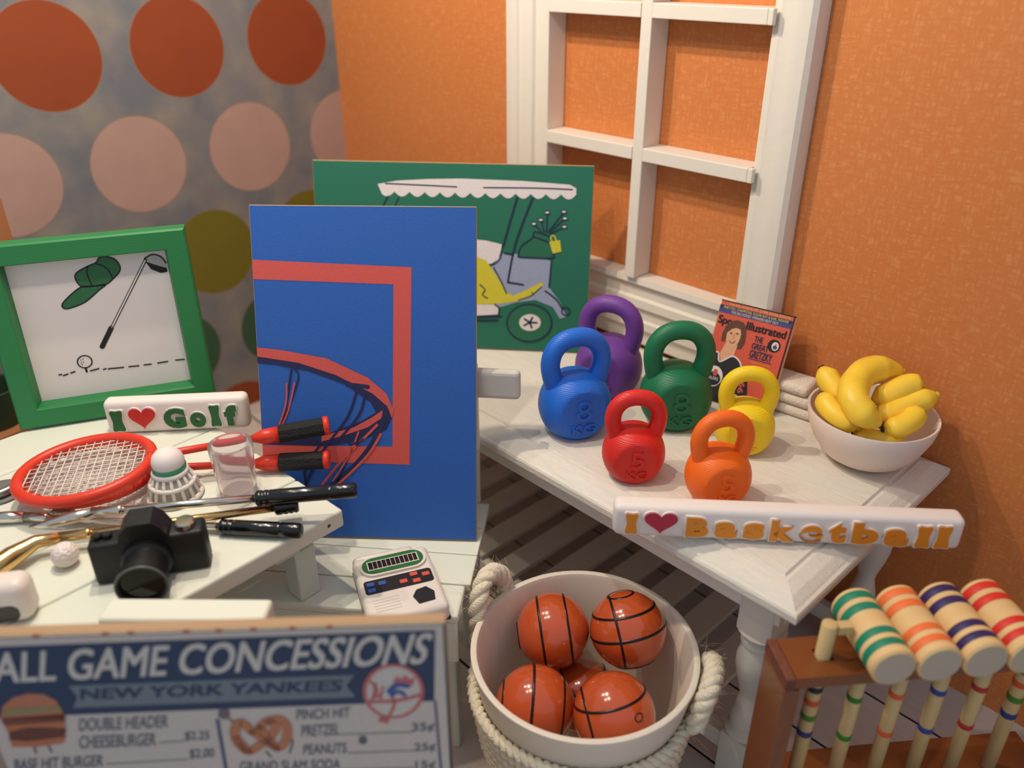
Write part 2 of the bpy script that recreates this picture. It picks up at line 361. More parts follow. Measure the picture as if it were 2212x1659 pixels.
ART = {
 'hoop': [
  ('poly','coral',1,[(0.001,0.6763),(0.371,0.6631),(0.3583,0.1905),(0.001,0.1939),(0.001,0.2326),(0.3177,0.2349),(0.3285,0.6234),(0.001,0.6316)]),
  ('poly','navy',3,[(0.001,0.4629),(0.0552,0.4555),(0.1647,0.4328),(0.2625,0.3842),(0.3112,0.34),(0.3194,0.3118),(0.3041,0.2773),(0.2475,0.2508),(0.1568,0.2327),(0.0439,0.235),(0.001,0.2377),(0.001,0.2586),(0.0675,0.2552),(0.158,0.2628),(0.2432,0.2967),(0.2807,0.319),(0.2669,0.3449),(0.2072,0.3866),(0.1198,0.4176),(0.0428,0.4308),(0.001,0.434)]),
  ('poly','coral',4,[(0.001,0.4718),(0.0557,0.4665),(0.1653,0.4484),(0.263,0.4033),(0.3062,0.3659),(0.323,0.3255),(0.3182,0.3061),(0.3077,0.3343),(0.273,0.3653),(0.1859,0.4086),(0.0985,0.4362),(0.0215,0.4471),(0.001,0.4496)]),
  ('poly','coral',4,[(0.1466,0.2579),(0.226,0.2814),(0.2714,0.3075),(0.2964,0.325),(0.2937,0.3056),(0.2596,0.2821),(0.2029,0.2614),(0.146,0.2441)]),
  ('line','navy',5,0.008,[(0.065,0.4312),(0.098,0.425)]),
  ('line','navy',5,0.005,[(0.0811,0.4203),(0.0706,0.3639),(0.044,0.2373)]),
  ('line','navy',5,0.004,[(0.0889,0.4204),(0.0967,0.3981),(0.061,0.3068),(0.027,0.2369)]),
  ('line','coral',6,0.004,[(0.0683,0.3864),(0.0622,0.3297),(0.0273,0.2428)]),
  ('line','coral',6,0.004,[(0.0873,0.3867),(0.0683,0.3184),(0.0458,0.2721)]),
  ('line','navy',5,0.01,[(0.2128,0.3867),(0.2624,0.3809)]),
  ('line','navy',5,0.006,[(0.2343,0.3669),(0.21,0.304),(0.1449,0.2162),(0.0953,0.1209)]),
  ('line','navy',5,0.006,[(0.2565,0.3673),(0.2381,0.3103),(0.1797,0.2401)]),
  ('line','navy',5,0.005,[(0.1458,0.2394),(0.1037,0.1802),(0.1068,0.1211)]),
  ('line','navy',5,0.013,[(0.2992,0.3057),(0.2697,0.242),(0.2228,0.1828),(0.1525,0.1222)]),
  ('line','coral',6,0.006,[(0.2821,0.2883),(0.236,0.2413),(0.1893,0.1938),(0.1416,0.1338)]),
  ('line','coral',6,0.006,[(0.2904,0.2655),(0.2576,0.2128),(0.1992,0.1529),(0.1699,0.1286)]),
  ('line','coral',6,0.004,[(0.2368,0.2702),(0.2125,0.2118),(0.1705,0.1463)]),
  ('line','navy',5,0.005,[(0.2704,0.2708),(0.2185,0.2235),(0.1941,0.1704),(0.1758,0.1346)]),
  ('line','navy',7,0.004,[(0.208,0.2465),(0.219,0.2386),(0.2361,0.2471),(0.2301,0.2354),(0.2475,0.2531)]),
 ],
 'cart': [
  ('poly','white',2,[(0.1939,0.4849),(0.2542,0.496),(0.3416,0.5022),(0.4425,0.5058),(0.6207,0.5029),(0.7547,0.4957),(0.7733,0.4859),(0.774,0.4681),(0.767,0.4611),(0.76,0.456),(0.7528,0.4541),(0.7455,0.4559),(0.7381,0.4609),(0.7306,0.4678),(0.7236,0.4608),(0.7166,0.4557),(0.7094,0.4538),(0.702,0.4556),(0.6946,0.4606),(0.6872,0.4675),(0.6801,0.4605),(0.673,0.4554),(0.6657,0.4535),(0.6584,0.4553),(0.651,0.4603),(0.6435,0.4671),(0.6364,0.4602),(0.6292,0.455),(0.6219,0.4531),(0.6146,0.4549),(0.6072,0.4599),(0.5997,0.4668),(0.5925,0.4598),(0.5853,0.4547),(0.578,0.4528),(0.5706,0.4546),(0.5632,0.4596),(0.5558,0.4665),(0.5485,0.4595),(0.5412,0.4544),(0.5338,0.4524),(0.5265,0.4542),(0.5191,0.4593),(0.5117,0.4662),(0.5043,0.4592),(0.497,0.454),(0.4896,0.4521),(0.4822,0.4539),(0.4748,0.459),(0.4674,0.4659),(0.46,0.4588),(0.4525,0.4537),(0.4451,0.4517),(0.4377,0.4536),(0.4303,0.4586),(0.4229,0.4656),(0.4155,0.4585),(0.408,0.4533),(0.4005,0.4514),(0.3931,0.4532),(0.3857,0.4583),(0.3783,0.4652),(0.3708,0.4582),(0.3633,0.453),(0.3558,0.4511),(0.3483,0.4529),(0.3409,0.458),(0.3336,0.4649),(0.326,0.4578),(0.3184,0.4526),(0.3108,0.4507),(0.3034,0.4525),(0.296,0.4576),(0.2886,0.4646),(0.281,0.4575),(0.2733,0.4523),(0.2657,0.4504),(0.2582,0.4522),(0.2509,0.4573),(0.2435,0.4643),(0.2358,0.4572),(0.2281,0.452),(0.2205,0.45),(0.213,0.4518),(0.2056,0.4569)]),
  ('line','ink',3,0.004,[(0.2174,0.4868),(0.2977,0.4852),(0.428,0.4819)]),
  ('line','ink',3,0.004,[(0.5071,0.4817),(0.6565,0.4838),(0.7622,0.4822)]),
  ('line','ink',2,0.005,[(0.2236,0.4505),(0.2039,0.4145)]),
  ('line','ink',2,0.004,[(0.2551,0.4477),(0.2409,0.4155)]),
  ('poly','lilac',3,[(0.5375,0.2619),(0.5665,0.2956),(0.6103,0.2926),(0.7086,0.277),(0.7037,0.1977),(0.7381,0.1544),(0.7587,0.1101),(0.7398,0.1033),(0.7165,0.1386),(0.6644,0.1576),(0.6054,0.1478),(0.561,0.1325),(0.4862,0.1297),(0.4861,0.1973)]),
  ('line','ink',5,0.006,[(0.6045,0.4563),(0.5835,0.3821),(0.5662,0.3173)]),
  ('line','ink',5,0.006,[(0.65,0.4574),(0.6161,0.3688),(0.5956,0.2965),(0.5808,0.2081)]),
  ('line','ink',5,0.006,[(0.5808,0.2081),(0.6266,0.2023)]),
  ('line','ink',5,0.006,[(0.5702,0.2943),(0.5957,0.2907)]),
  ('line','ink',5,0.004,[(0.7086,0.277),(0.7037,0.1977)]),
  ('poly','white',4,[(0.4858,0.3321),(0.5151,0.3301),(0.5633,0.3201),(0.5521,0.277),(0.5302,0.2616),(0.486,0.2638)]),
  ('line','ink',5,0.004,[(0.5633,0.3201),(0.5579,0.2808),(0.5412,0.262),(0.5302,0.258)]),
  ('poly','lemon',5,[(0.4859,0.2821),(0.5154,0.2707),(0.5452,0.2291),(0.5753,0.1797),(0.5977,0.1685),(0.6343,0.1863),(0.6835,0.2132),(0.6854,0.2),(0.6567,0.1737),(0.6128,0.1526),(0.5609,0.1431),(0.4862,0.1372)]),
  ('line','ink',6,0.004,[(0.5376,0.2509),(0.5601,0.2111),(0.5769,0.1745)]),
  ('line','ink',6,0.004,[(0.4973,0.1977),(0.5122,0.1833),(0.5048,0.1681),(0.5198,0.1574)]),
  ('line','ink',6,0.003,[(0.6127,0.1556),(0.6494,0.1697),(0.6817,0.1984)]),
  ('line','ink',6,0.003,[(0.6528,0.181),(0.6581,0.1738)]),
  ('poly','white',5,[(0.4862,0.1372),(0.5498,0.1397),(0.5575,0.1097),(0.4863,0.103)]),
  ('line','ink',6,0.005,[(0.5423,0.1394),(0.5551,0.1285),(0.5538,0.1095)]),
  ('line','ink',5,0.006,[(0.4863,0.0992),(0.5613,0.1037)]),
  ('line','ink',5,0.006,[(0.4863,0.0877),(0.5502,0.0903)]),
  ('line','ink',6,0.005,[(0.6931,0.1862),(0.7268,0.1614),(0.7462,0.1322)]),
  ('line','ink',6,0.004,[(0.7677,0.127),(0.7675,0.1244),(0.7667,0.1218),(0.7654,0.1194),(0.7636,0.1175),(0.7614,0.1159),(0.7589,0.115),(0.7563,0.1145),(0.7537,0.1147),(0.7512,0.1155),(0.7489,0.1169),(0.747,0.1187),(0.7455,0.1209),(0.7445,0.1235),(0.7442,0.1261),(0.7444,0.1288),(0.7451,0.1314),(0.7465,0.1337),(0.7483,0.1357),(0.7504,0.1372),(0.7529,0.1382),(0.7555,0.1386),(0.7581,0.1384),(0.7606,0.1376),(0.7629,0.1362),(0.7648,0.1344),(0.7663,0.1322),(0.7673,0.1297),(0.7677,0.127)]),
  ('poly','green2',6,[(0.7158,0.0894),(0.7145,0.0765),(0.7098,0.064),(0.702,0.0527),(0.6914,0.043),(0.6785,0.0354),(0.6641,0.0305),(0.6488,0.0283),(0.6334,0.0292),(0.6187,0.0329),(0.6055,0.0393),(0.5944,0.0481),(0.586,0.0589),(0.5807,0.071),(0.5788,0.0838),(0.5804,0.0968),(0.5853,0.1092),(0.5933,0.1205),(0.604,0.13),(0.6168,0.1373),(0.6311,0.1421),(0.6463,0.1441),(0.6614,0.1433),(0.6759,0.1396),(0.6889,0.1333),(0.6999,0.1247),(0.7083,0.1141),(0.7137,0.1022)]),
  ('line','ink',7,0.005,[(0.7143,0.0894),(0.713,0.0766),(0.7085,0.0643),(0.7008,0.0531),(0.6904,0.0435),(0.6779,0.0361),(0.6638,0.0312),(0.6488,0.0291),(0.6337,0.0299),(0.6194,0.0336),(0.6064,0.0399),(0.5956,0.0486),(0.5873,0.0592),(0.5822,0.0712),(0.5803,0.0839),(0.5818,0.0967),(0.5866,0.109),(0.5945,0.1201),(0.6049,0.1294),(0.6175,0.1367),(0.6315,0.1414),(0.6463,0.1434),(0.6611,0.1425),(0.6752,0.1389),(0.688,0.1327),(0.6988,0.1242),(0.707,0.1137),(0.7123,0.102),(0.7143,0.0894)]),
  ('poly','white',8,[(0.6824,0.0896),(0.6817,0.0838),(0.6795,0.0782),(0.6757,0.0732),(0.6706,0.0688),(0.6645,0.0655),(0.6576,0.0633),(0.6503,0.0623),(0.643,0.0626),(0.636,0.0643),(0.6297,0.0671),(0.6244,0.071),(0.6204,0.0758),(0.6179,0.0812),(0.6169,0.0869),(0.6176,0.0927),(0.62,0.0983),(0.6238,0.1033),(0.6289,0.1076),(0.635,0.111),(0.6419,0.1131),(0.6491,0.1141),(0.6564,0.1137),(0.6634,0.1121),(0.6696,0.1093),(0.6749,0.1054),(0.6789,0.1007),(0.6814,0.0953)]),
  ('line','ink',9,0.006,[(0.6497,0.0883),(0.6569,0.1041)]),
  ('line','ink',9,0.006,[(0.6497,0.0883),(0.6705,0.0882)]),
  ('line','ink',9,0.006,[(0.6497,0.0883),(0.6554,0.0723)]),
  ('line','ink',9,0.006,[(0.6497,0.0883),(0.6324,0.0785)]),
  ('line','ink',9,0.006,[(0.6497,0.0883),(0.6334,0.0982)]),
  ('poly','green2',4,[(0.6104,0.2854),(0.6186,0.3153),(0.6513,0.3414),(0.6581,0.3594),(0.7044,0.3465),(0.7109,0.3217),(0.7091,0.2842)]),
  ('line','ink',6,0.005,[(0.6104,0.2854),(0.6186,0.3153),(0.6513,0.3414),(0.6581,0.3594),(0.7044,0.3465)]),
  ('line','ink',6,0.005,[(0.6141,0.2841),(0.7091,0.2842),(0.7115,0.3002)]),
  ('line','ink',6,0.005,[(0.6555,0.3451),(0.702,0.33)]),
  ('poly','lemon',7,[(0.7012,0.3329),(0.7319,0.3381),(0.7373,0.3046),(0.7116,0.298)]),
  ('line','lemon',7,0.004,[(0.7091,0.3331),(0.7051,0.3458),(0.7136,0.3503),(0.7212,0.3363)]),
  ('line','ink',6,0.0035,[(0.6775,0.36),(0.6546,0.3827)]),
  ('poly','ink',7,[(0.6632,0.3829),(0.6631,0.3817),(0.6624,0.3804),(0.6614,0.3793),(0.6601,0.3784),(0.6585,0.3777),(0.6567,0.3772),(0.6548,0.377),(0.6529,0.3771),(0.651,0.3775),(0.6494,0.3781),(0.648,0.379),(0.6469,0.38),(0.6463,0.3812),(0.646,0.3824),(0.6462,0.3837),(0.6468,0.3849),(0.6478,0.386),(0.6492,0.3869),(0.6508,0.3877),(0.6526,0.3881),(0.6545,0.3883),(0.6564,0.3882),(0.6582,0.3879),(0.6599,0.3872),(0.6613,0.3864),(0.6623,0.3853),(0.663,0.3842)]),
  ('poly','white',8,[(0.6604,0.3828),(0.6602,0.3822),(0.6598,0.3816),(0.6592,0.381),(0.6583,0.3806),(0.6572,0.3802),(0.656,0.38),(0.6547,0.3799),(0.6534,0.3799),(0.6522,0.3801),(0.6511,0.3804),(0.6502,0.3808),(0.6495,0.3813),(0.6491,0.3819),(0.6489,0.3825),(0.649,0.3832),(0.6494,0.3838),(0.6501,0.3843),(0.651,0.3848),(0.6521,0.3852),(0.6533,0.3854),(0.6546,0.3855),(0.6559,0.3855),(0.6571,0.3853),(0.6582,0.385),(0.6591,0.3846),(0.6598,0.3841),(0.6602,0.3835)]),
  ('line','ink',6,0.0035,[(0.6846,0.3602),(0.6744,0.3945)]),
  ('poly','ink',7,[(0.683,0.3947),(0.6828,0.3935),(0.6822,0.3923),(0.6812,0.3912),(0.6799,0.3903),(0.6782,0.3895),(0.6764,0.3891),(0.6745,0.3889),(0.6726,0.389),(0.6708,0.3893),(0.6692,0.39),(0.6678,0.3908),(0.6667,0.3919),(0.6661,0.393),(0.6658,0.3943),(0.666,0.3955),(0.6666,0.3967),(0.6676,0.3978),(0.6689,0.3988),(0.6705,0.3995),(0.6723,0.3999),(0.6742,0.4001),(0.6762,0.4),(0.678,0.3997),(0.6796,0.3991),(0.681,0.3982),(0.682,0.3972),(0.6827,0.396)]),
  ('poly','white',8,[(0.6801,0.3947),(0.68,0.394),(0.6796,0.3934),(0.6789,0.3929),(0.678,0.3924),(0.6769,0.392),(0.6757,0.3918),(0.6745,0.3917),(0.6732,0.3917),(0.672,0.3919),(0.6709,0.3922),(0.67,0.3926),(0.6693,0.3931),(0.6688,0.3937),(0.6687,0.3944),(0.6688,0.395),(0.6692,0.3956),(0.6699,0.3961),(0.6708,0.3966),(0.6718,0.397),(0.673,0.3972),(0.6743,0.3973),(0.6756,0.3973),(0.6768,0.3971),(0.6779,0.3968),(0.6788,0.3964),(0.6795,0.3959),(0.6799,0.3953)]),
  ('line','ink',6,0.0035,[(0.6918,0.3604),(0.6923,0.416)]),
  ('poly','ink',7,[(0.7009,0.4163),(0.7007,0.415),(0.7001,0.4138),(0.6991,0.4127),(0.6978,0.4118),(0.6962,0.4111),(0.6944,0.4106),(0.6925,0.4105),(0.6906,0.4105),(0.6888,0.4109),(0.6871,0.4115),(0.6858,0.4124),(0.6847,0.4134),(0.6841,0.4146),(0.6838,0.4158),(0.684,0.4171),(0.6846,0.4183),(0.6856,0.4194),(0.6869,0.4203),(0.6885,0.421),(0.6903,0.4214),(0.6922,0.4216),(0.6941,0.4215),(0.6959,0.4212),(0.6975,0.4206),(0.6989,0.4197),(0.7,0.4187),(0.7006,0.4175)]),
  ('poly','white',8,[(0.698,0.4162),(0.6979,0.4156),(0.6975,0.415),(0.6968,0.4144),(0.696,0.414),(0.6949,0.4136),(0.6937,0.4134),(0.6924,0.4133),(0.6912,0.4133),(0.6899,0.4135),(0.6889,0.4138),(0.6879,0.4142),(0.6872,0.4147),(0.6868,0.4153),(0.6866,0.4159),(0.6868,0.4165),(0.6872,0.4171),(0.6878,0.4177),(0.6887,0.4181),(0.6898,0.4185),(0.691,0.4187),(0.6923,0.4188),(0.6935,0.4188),(0.6947,0.4186),(0.6958,0.4183),(0.6967,0.4179),(0.6974,0.4174),(0.6979,0.4168)]),
  ('line','ink',6,0.0035,[(0.6968,0.3605),(0.7405,0.4194)]),
  ('poly','ink',7,[(0.749,0.4196),(0.7488,0.4184),(0.7483,0.4172),(0.7473,0.4161),(0.746,0.4152),(0.7444,0.4145),(0.7426,0.414),(0.7407,0.4138),(0.7388,0.4139),(0.737,0.4143),(0.7354,0.4149),(0.734,0.4158),(0.7329,0.4168),(0.7323,0.418),(0.732,0.4192),(0.7322,0.4204),(0.7328,0.4216),(0.7338,0.4227),(0.7351,0.4236),(0.7367,0.4243),(0.7384,0.4248),(0.7403,0.425),(0.7422,0.4249),(0.744,0.4245),(0.7457,0.4239),(0.747,0.4231),(0.7481,0.422),(0.7488,0.4209)]),
  ('poly','white',8,[(0.7462,0.4196),(0.7461,0.4189),(0.7457,0.4183),(0.745,0.4178),(0.7441,0.4173),(0.7431,0.417),(0.7419,0.4167),(0.7406,0.4166),(0.7394,0.4167),(0.7382,0.4168),(0.7371,0.4171),(0.7362,0.4176),(0.7355,0.4181),(0.735,0.4187),(0.7349,0.4193),(0.735,0.4199),(0.7354,0.4205),(0.736,0.421),(0.7369,0.4215),(0.738,0.4219),(0.7392,0.4221),(0.7404,0.4222),(0.7417,0.4222),(0.7429,0.422),(0.744,0.4217),(0.7449,0.4213),(0.7456,0.4208),(0.746,0.4202)]),
  ('line','ink',6,0.0035,[(0.6997,0.3585),(0.744,0.4006)]),
  ('poly','ink',7,[(0.7525,0.4009),(0.7524,0.3996),(0.7518,0.3984),(0.7508,0.3973),(0.7495,0.3964),(0.7479,0.3957),(0.7461,0.3952),(0.7442,0.395),(0.7423,0.3951),(0.7405,0.3955),(0.7389,0.3961),(0.7375,0.397),(0.7364,0.398),(0.7358,0.3992),(0.7355,0.4004),(0.7357,0.4017),(0.7363,0.4029),(0.7372,0.4039),(0.7386,0.4049),(0.7401,0.4056),(0.7419,0.406),(0.7438,0.4062),(0.7457,0.4061),(0.7475,0.4058),(0.7492,0.4052),(0.7505,0.4043),(0.7516,0.4033),(0.7523,0.4021)]),
  ('poly','white',8,[(0.7497,0.4008),(0.7496,0.4002),(0.7492,0.3996),(0.7485,0.399),(0.7476,0.3985),(0.7466,0.3982),(0.7454,0.3979),(0.7441,0.3978),(0.7429,0.3979),(0.7416,0.398),(0.7406,0.3983),(0.7396,0.3988),(0.7389,0.3993),(0.7385,0.3999),(0.7383,0.4005),(0.7385,0.4011),(0.7389,0.4017),(0.7395,0.4023),(0.7404,0.4027),(0.7415,0.4031),(0.7427,0.4033),(0.7439,0.4034),(0.7452,0.4034),(0.7464,0.4032),(0.7475,0.4029),(0.7484,0.4025),(0.7491,0.402),(0.7495,0.4014)]),
  ('line','ink',6,0.0035,[(0.7041,0.3558),(0.7434,0.3767)]),
  ('poly','ink',7,[(0.752,0.3769),(0.7518,0.3757),(0.7512,0.3745),(0.7502,0.3734),(0.7489,0.3724),(0.7473,0.3717),(0.7455,0.3713),(0.7436,0.3711),(0.7417,0.3711),(0.7399,0.3715),(0.7383,0.3721),(0.7369,0.373),(0.7358,0.374),(0.7352,0.3752),(0.7349,0.3765),(0.7351,0.3777),(0.7357,0.3789),(0.7366,0.38),(0.738,0.381),(0.7396,0.3817),(0.7413,0.3821),(0.7432,0.3823),(0.7451,0.3822),(0.747,0.3819),(0.7486,0.3813),(0.75,0.3804),(0.751,0.3794),(0.7517,0.3782)]),
  ('poly','white',8,[(0.7491,0.3769),(0.749,0.3762),(0.7486,0.3756),(0.748,0.3751),(0.7471,0.3746),(0.746,0.3742),(0.7448,0.374),(0.7435,0.3739),(0.7423,0.3739),(0.7411,0.3741),(0.74,0.3744),(0.739,0.3748),(0.7384,0.3753),(0.7379,0.3759),(0.7377,0.3765),(0.7379,0.3772),(0.7383,0.3778),(0.7389,0.3783),(0.7398,0.3788),(0.7409,0.3792),(0.7421,0.3794),(0.7433,0.3795),(0.7446,0.3795),(0.7458,0.3793),(0.7469,0.379),(0.7478,0.3786),(0.7485,0.3781),(0.749,0.3775)]),
 ],
 'golfpic': [
  ('poly','capgreen',2,[(0.2106,0.3405),(0.2012,0.361),(0.2075,0.3759),(0.235,0.3889),(0.255,0.3956),(0.2635,0.4064),(0.2795,0.4087),(0.2992,0.3981),(0.3063,0.379),(0.3002,0.3646),(0.283,0.3501),(0.2649,0.3389),(0.2365,0.3382)]),
  ('poly','capgreen',2,[(0.2103,0.3395),(0.2365,0.3382),(0.2649,0.3389),(0.2465,0.3263),(0.2096,0.3004),(0.1697,0.289),(0.1578,0.2935),(0.1609,0.3045),(0.1837,0.3238)]),
  ('line','black',3,0.0032,[(0.2106,0.3405),(0.2012,0.361),(0.2075,0.3759),(0.235,0.3889),(0.255,0.3956),(0.2635,0.4064),(0.2795,0.4087),(0.2992,0.3981),(0.3063,0.379),(0.3002,0.3646),(0.283,0.3501),(0.2649,0.3389),(0.2365,0.3382),(0.2106,0.3405)]),
  ('line','black',3,0.0032,[(0.2103,0.3395),(0.2365,0.3382),(0.2649,0.3389),(0.2465,0.3263),(0.2096,0.3004),(0.1697,0.289),(0.1578,0.2935),(0.1609,0.3045),(0.1837,0.3238),(0.2103,0.3395)]),
  ('line','black',3,0.0032,[(0.235,0.3889),(0.2297,0.3715),(0.2338,0.34)]),
  ('line','black',3,0.0032,[(0.2544,0.3929),(0.2712,0.3839),(0.2806,0.3687),(0.2832,0.3508)]),
  ('line','black',2,0.0075,[(0.3675,0.3901),(0.2283,0.1869)]),
  ('line','picwhite',3,0.0035,[(0.3658,0.3882),(0.2399,0.2039)]),
  ('line','black',3,0.012,[(0.2542,0.2259),(0.2236,0.1801)]),
  ('poly','picgrey',2,[(0.366,0.3956),(0.3857,0.4014),(0.4037,0.394),(0.4128,0.377),(0.4113,0.3564),(0.39,0.3733),(0.3693,0.3828)]),
  ('poly','black',3,[(0.3652,0.3868),(0.3812,0.3779),(0.4126,0.3634),(0.4117,0.3535),(0.3959,0.3529),(0.3755,0.365)]),
  ('line','black',4,0.0032,[(0.3656,0.3938),(0.3857,0.4014),(0.4037,0.394),(0.4128,0.377)]),
  ('line','black',2,0.0032,[(0.192,0.1436),(0.1908,0.14),(0.1889,0.1368),(0.1862,0.1341),(0.1831,0.1319),(0.1795,0.1305),(0.1758,0.1299),(0.172,0.1301),(0.1685,0.1311),(0.1653,0.1329),(0.1626,0.1353),(0.1605,0.1383),(0.1593,0.1417),(0.1588,0.1453),(0.1592,0.1489),(0.1604,0.1524),(0.1623,0.1556),(0.1649,0.1583),(0.1681,0.1604),(0.1716,0.1619),(0.1753,0.1625),(0.179,0.1623),(0.1826,0.1613),(0.1858,0.1596),(0.1885,0.1572),(0.1906,0.1542),(0.1919,0.1508),(0.1924,0.1472),(0.192,0.1436)]),
  ('line','black',2,0.00512,[(0.1741,0.1294),(0.1745,0.119)]),
  ('poly','black',3,[(0.1691,0.1518),(0.169,0.1515),(0.1688,0.1512),(0.1686,0.151),(0.1684,0.1508),(0.1681,0.1506),(0.1678,0.1506),(0.1675,0.1506),(0.1673,0.1506),(0.167,0.1508),(0.1668,0.151),(0.1667,0.1513),(0.1666,0.1516),(0.1666,0.1519),(0.1666,0.1522),(0.1667,0.1525),(0.1669,0.1528),(0.1671,0.1531),(0.1673,0.1533),(0.1676,0.1534),(0.1679,0.1535),(0.1682,0.1535),(0.1684,0.1534),(0.1687,0.1533),(0.1689,0.153),(0.169,0.1528),(0.1691,0.1525),(0.1691,0.1522)]),
  ('poly','black',3,[(0.1743,0.154),(0.1742,0.1537),(0.1741,0.1534),(0.1739,0.1531),(0.1736,0.1529),(0.1734,0.1528),(0.1731,0.1527),(0.1728,0.1527),(0.1725,0.1528),(0.1723,0.153),(0.1721,0.1532),(0.1719,0.1534),(0.1719,0.1537),(0.1718,0.1541),(0.1719,0.1544),(0.172,0.1547),(0.1721,0.155),(0.1723,0.1553),(0.1726,0.1555),(0.1729,0.1556),(0.1731,0.1557),(0.1734,0.1557),(0.1737,0.1556),(0.1739,0.1554),(0.1741,0.1552),(0.1743,0.155),(0.1744,0.1547),(0.1744,0.1543)]),
  ('poly','black',3,[(0.1684,0.1444),(0.1683,0.144),(0.1681,0.1438),(0.1679,0.1435),(0.1677,0.1433),(0.1674,0.1432),(0.1671,0.1431),(0.1669,0.1431),(0.1666,0.1432),(0.1663,0.1433),(0.1662,0.1436),(0.166,0.1438),(0.1659,0.1441),(0.1659,0.1444),(0.1659,0.1448),(0.166,0.1451),(0.1662,0.1454),(0.1664,0.1456),(0.1667,0.1458),(0.1669,0.146),(0.1672,0.146),(0.1675,0.146),(0.1678,0.146),(0.168,0.1458),(0.1682,0.1456),(0.1683,0.1453),(0.1684,0.145),(0.1684,0.1447)]),
  ('poly','black',3,[(0.1741,0.1457),(0.174,0.1454),(0.1739,0.1451),(0.1737,0.1448),(0.1734,0.1446),(0.1732,0.1445),(0.1729,0.1444),(0.1726,0.1444),(0.1723,0.1445),(0.1721,0.1447),(0.1719,0.1449),(0.1717,0.1452),(0.1717,0.1455),(0.1716,0.1458),(0.1717,0.1461),(0.1718,0.1464),(0.1719,0.1467),(0.1721,0.147),(0.1724,0.1472),(0.1727,0.1473),(0.1729,0.1474),(0.1732,0.1474),(0.1735,0.1473),(0.1737,0.1471),(0.1739,0.1469),(0.1741,0.1467),(0.1742,0.1464),(0.1742,0.146)]),
  ('poly','black',3,[(0.1699,0.1396),(0.1698,0.1392),(0.1697,0.139),(0.1695,0.1387),(0.1692,0.1385),(0.1689,0.1384),(0.1687,0.1383),(0.1684,0.1383),(0.1681,0.1384),(0.1679,0.1385),(0.1677,0.1388),(0.1675,0.139),(0.1674,0.1393),(0.1674,0.1396),(0.1675,0.14),(0.1676,0.1403),(0.1677,0.1406),(0.1679,0.1408),(0.1682,0.141),(0.1684,0.1412),(0.1687,0.1412),(0.169,0.1412),(0.1693,0.1412),(0.1695,0.141),(0.1697,0.1408),(0.1699,0.1405),(0.1699,0.1402),(0.17,0.1399)]),
  ('line','black',2,0.00384,[(0.1834,0.1198),(0.2034,0.1226)]),
  ('line','black',2,0.00384,[(0.214,0.1189),(0.2198,0.1199)]),
  ('line','black',2,0.00384,[(0.2254,0.1186),(0.2612,0.1169)]),
  ('line','black',2,0.00384,[(0.2744,0.1167),(0.2975,0.1156)]),
  ('line','black',2,0.00384,[(0.3109,0.1157),(0.3276,0.1153)]),
  ('line','black',2,0.00384,[(0.3445,0.1157),(0.3685,0.1165)]),
  ('line','black',2,0.00384,[(0.389,0.1171),(0.4094,0.1158)]),
  ('line','black',2,0.00384,[(0.1106,0.1206),(0.1163,0.1207)]),
  ('line','black',2,0.00384,[(0.1203,0.1174),(0.1304,0.1195)]),
  ('line','black',2,0.00384,[(0.1381,0.1213),(0.1475,0.1235)]),
 ],
 'menu': [
  ('poly','mnavy',1,[(0.0263,0.8299),(0.7043,0.8359),(0.6957,0.6857),(0.001,0.6819)]),
  ('poly','mgrey',2,[(0.1439,0.7459),(0.5767,0.7493),(0.5618,0.727),(0.5736,0.701),(0.1389,0.6987),(0.1516,0.7215)]),
  ('text', 'mcream', 3, 'BALL GAME CONCESSIONS', (0.0095, 0.7572), (0.6835, 0.77), (0.0279, 0.8177), 0.022),
  ('text', 'mnavy2', 3, 'NEW YORK YANKEES', (0.1559, 0.7163), (0.5522, 0.7163), (0.1616, 0.7391), 0.03),
  ('text', 'mink', 3, 'DOUBLE HEADER', (0.1359, 0.6466), (0.2731, 0.648), (0.1426, 0.6737), 0.012),
  ('text', 'mink', 3, 'CHEESEBURGER', (0.1259, 0.606), (0.2459, 0.6072), (0.1328, 0.6339), 0.012),
  ('text', 'mink', 3, '$2.25', (0.2947, 0.6167), (0.3328, 0.6168), (0.2983, 0.636), 0.012),
  ('text', 'mink', 3, 'BASE HIT BURGER', (0.0108, 0.5588), (0.1521, 0.5622), (0.0183, 0.5853), 0.012),
  ('text', 'mink', 3, '$2.00', (0.2939, 0.5735), (0.3328, 0.5747), (0.2979, 0.5945), 0.012),
  ('text', 'mink', 3, 'PINCH HIT', (0.4766, 0.6546), (0.5607, 0.6556), (0.4795, 0.6776), 0.012),
  ('text', 'mink', 3, 'PRETZEL', (0.4798, 0.6156), (0.5399, 0.6168), (0.4829, 0.6404), 0.012),
  ('text', 'mink', 3, '35¢', (0.6564, 0.6129), (0.6923, 0.6143), (0.6578, 0.6367), 0.012),
  ('text', 'mink', 3, 'PEANUTS', (0.4775, 0.5724), (0.5468, 0.5732), (0.4804, 0.5958), 0.012),
  ('text', 'mink', 3, '25¢', (0.6573, 0.566), (0.6916, 0.5664), (0.6587, 0.5884), 0.012),
  ('text', 'mink', 3, 'GRAND SLAM SODA', (0.3685, 0.5363), (0.5323, 0.534), (0.3723, 0.5601), 0.012),
  ('text', 'mink', 3, '15¢', (0.6571, 0.5223), (0.6895, 0.5228), (0.6584, 0.5454), 0.012),
  ('line','mline',2,0.0025,[(0.2536,0.6123),(0.2928,0.6146)]),
  ('line','mline',2,0.0025,[(0.1604,0.5662),(0.2896,0.5704)]),
  ('line','mline',2,0.0025,[(0.5436,0.6166),(0.6566,0.6162)]),
  ('line','mline',2,0.0025,[(0.5497,0.5719),(0.6562,0.5717)]),
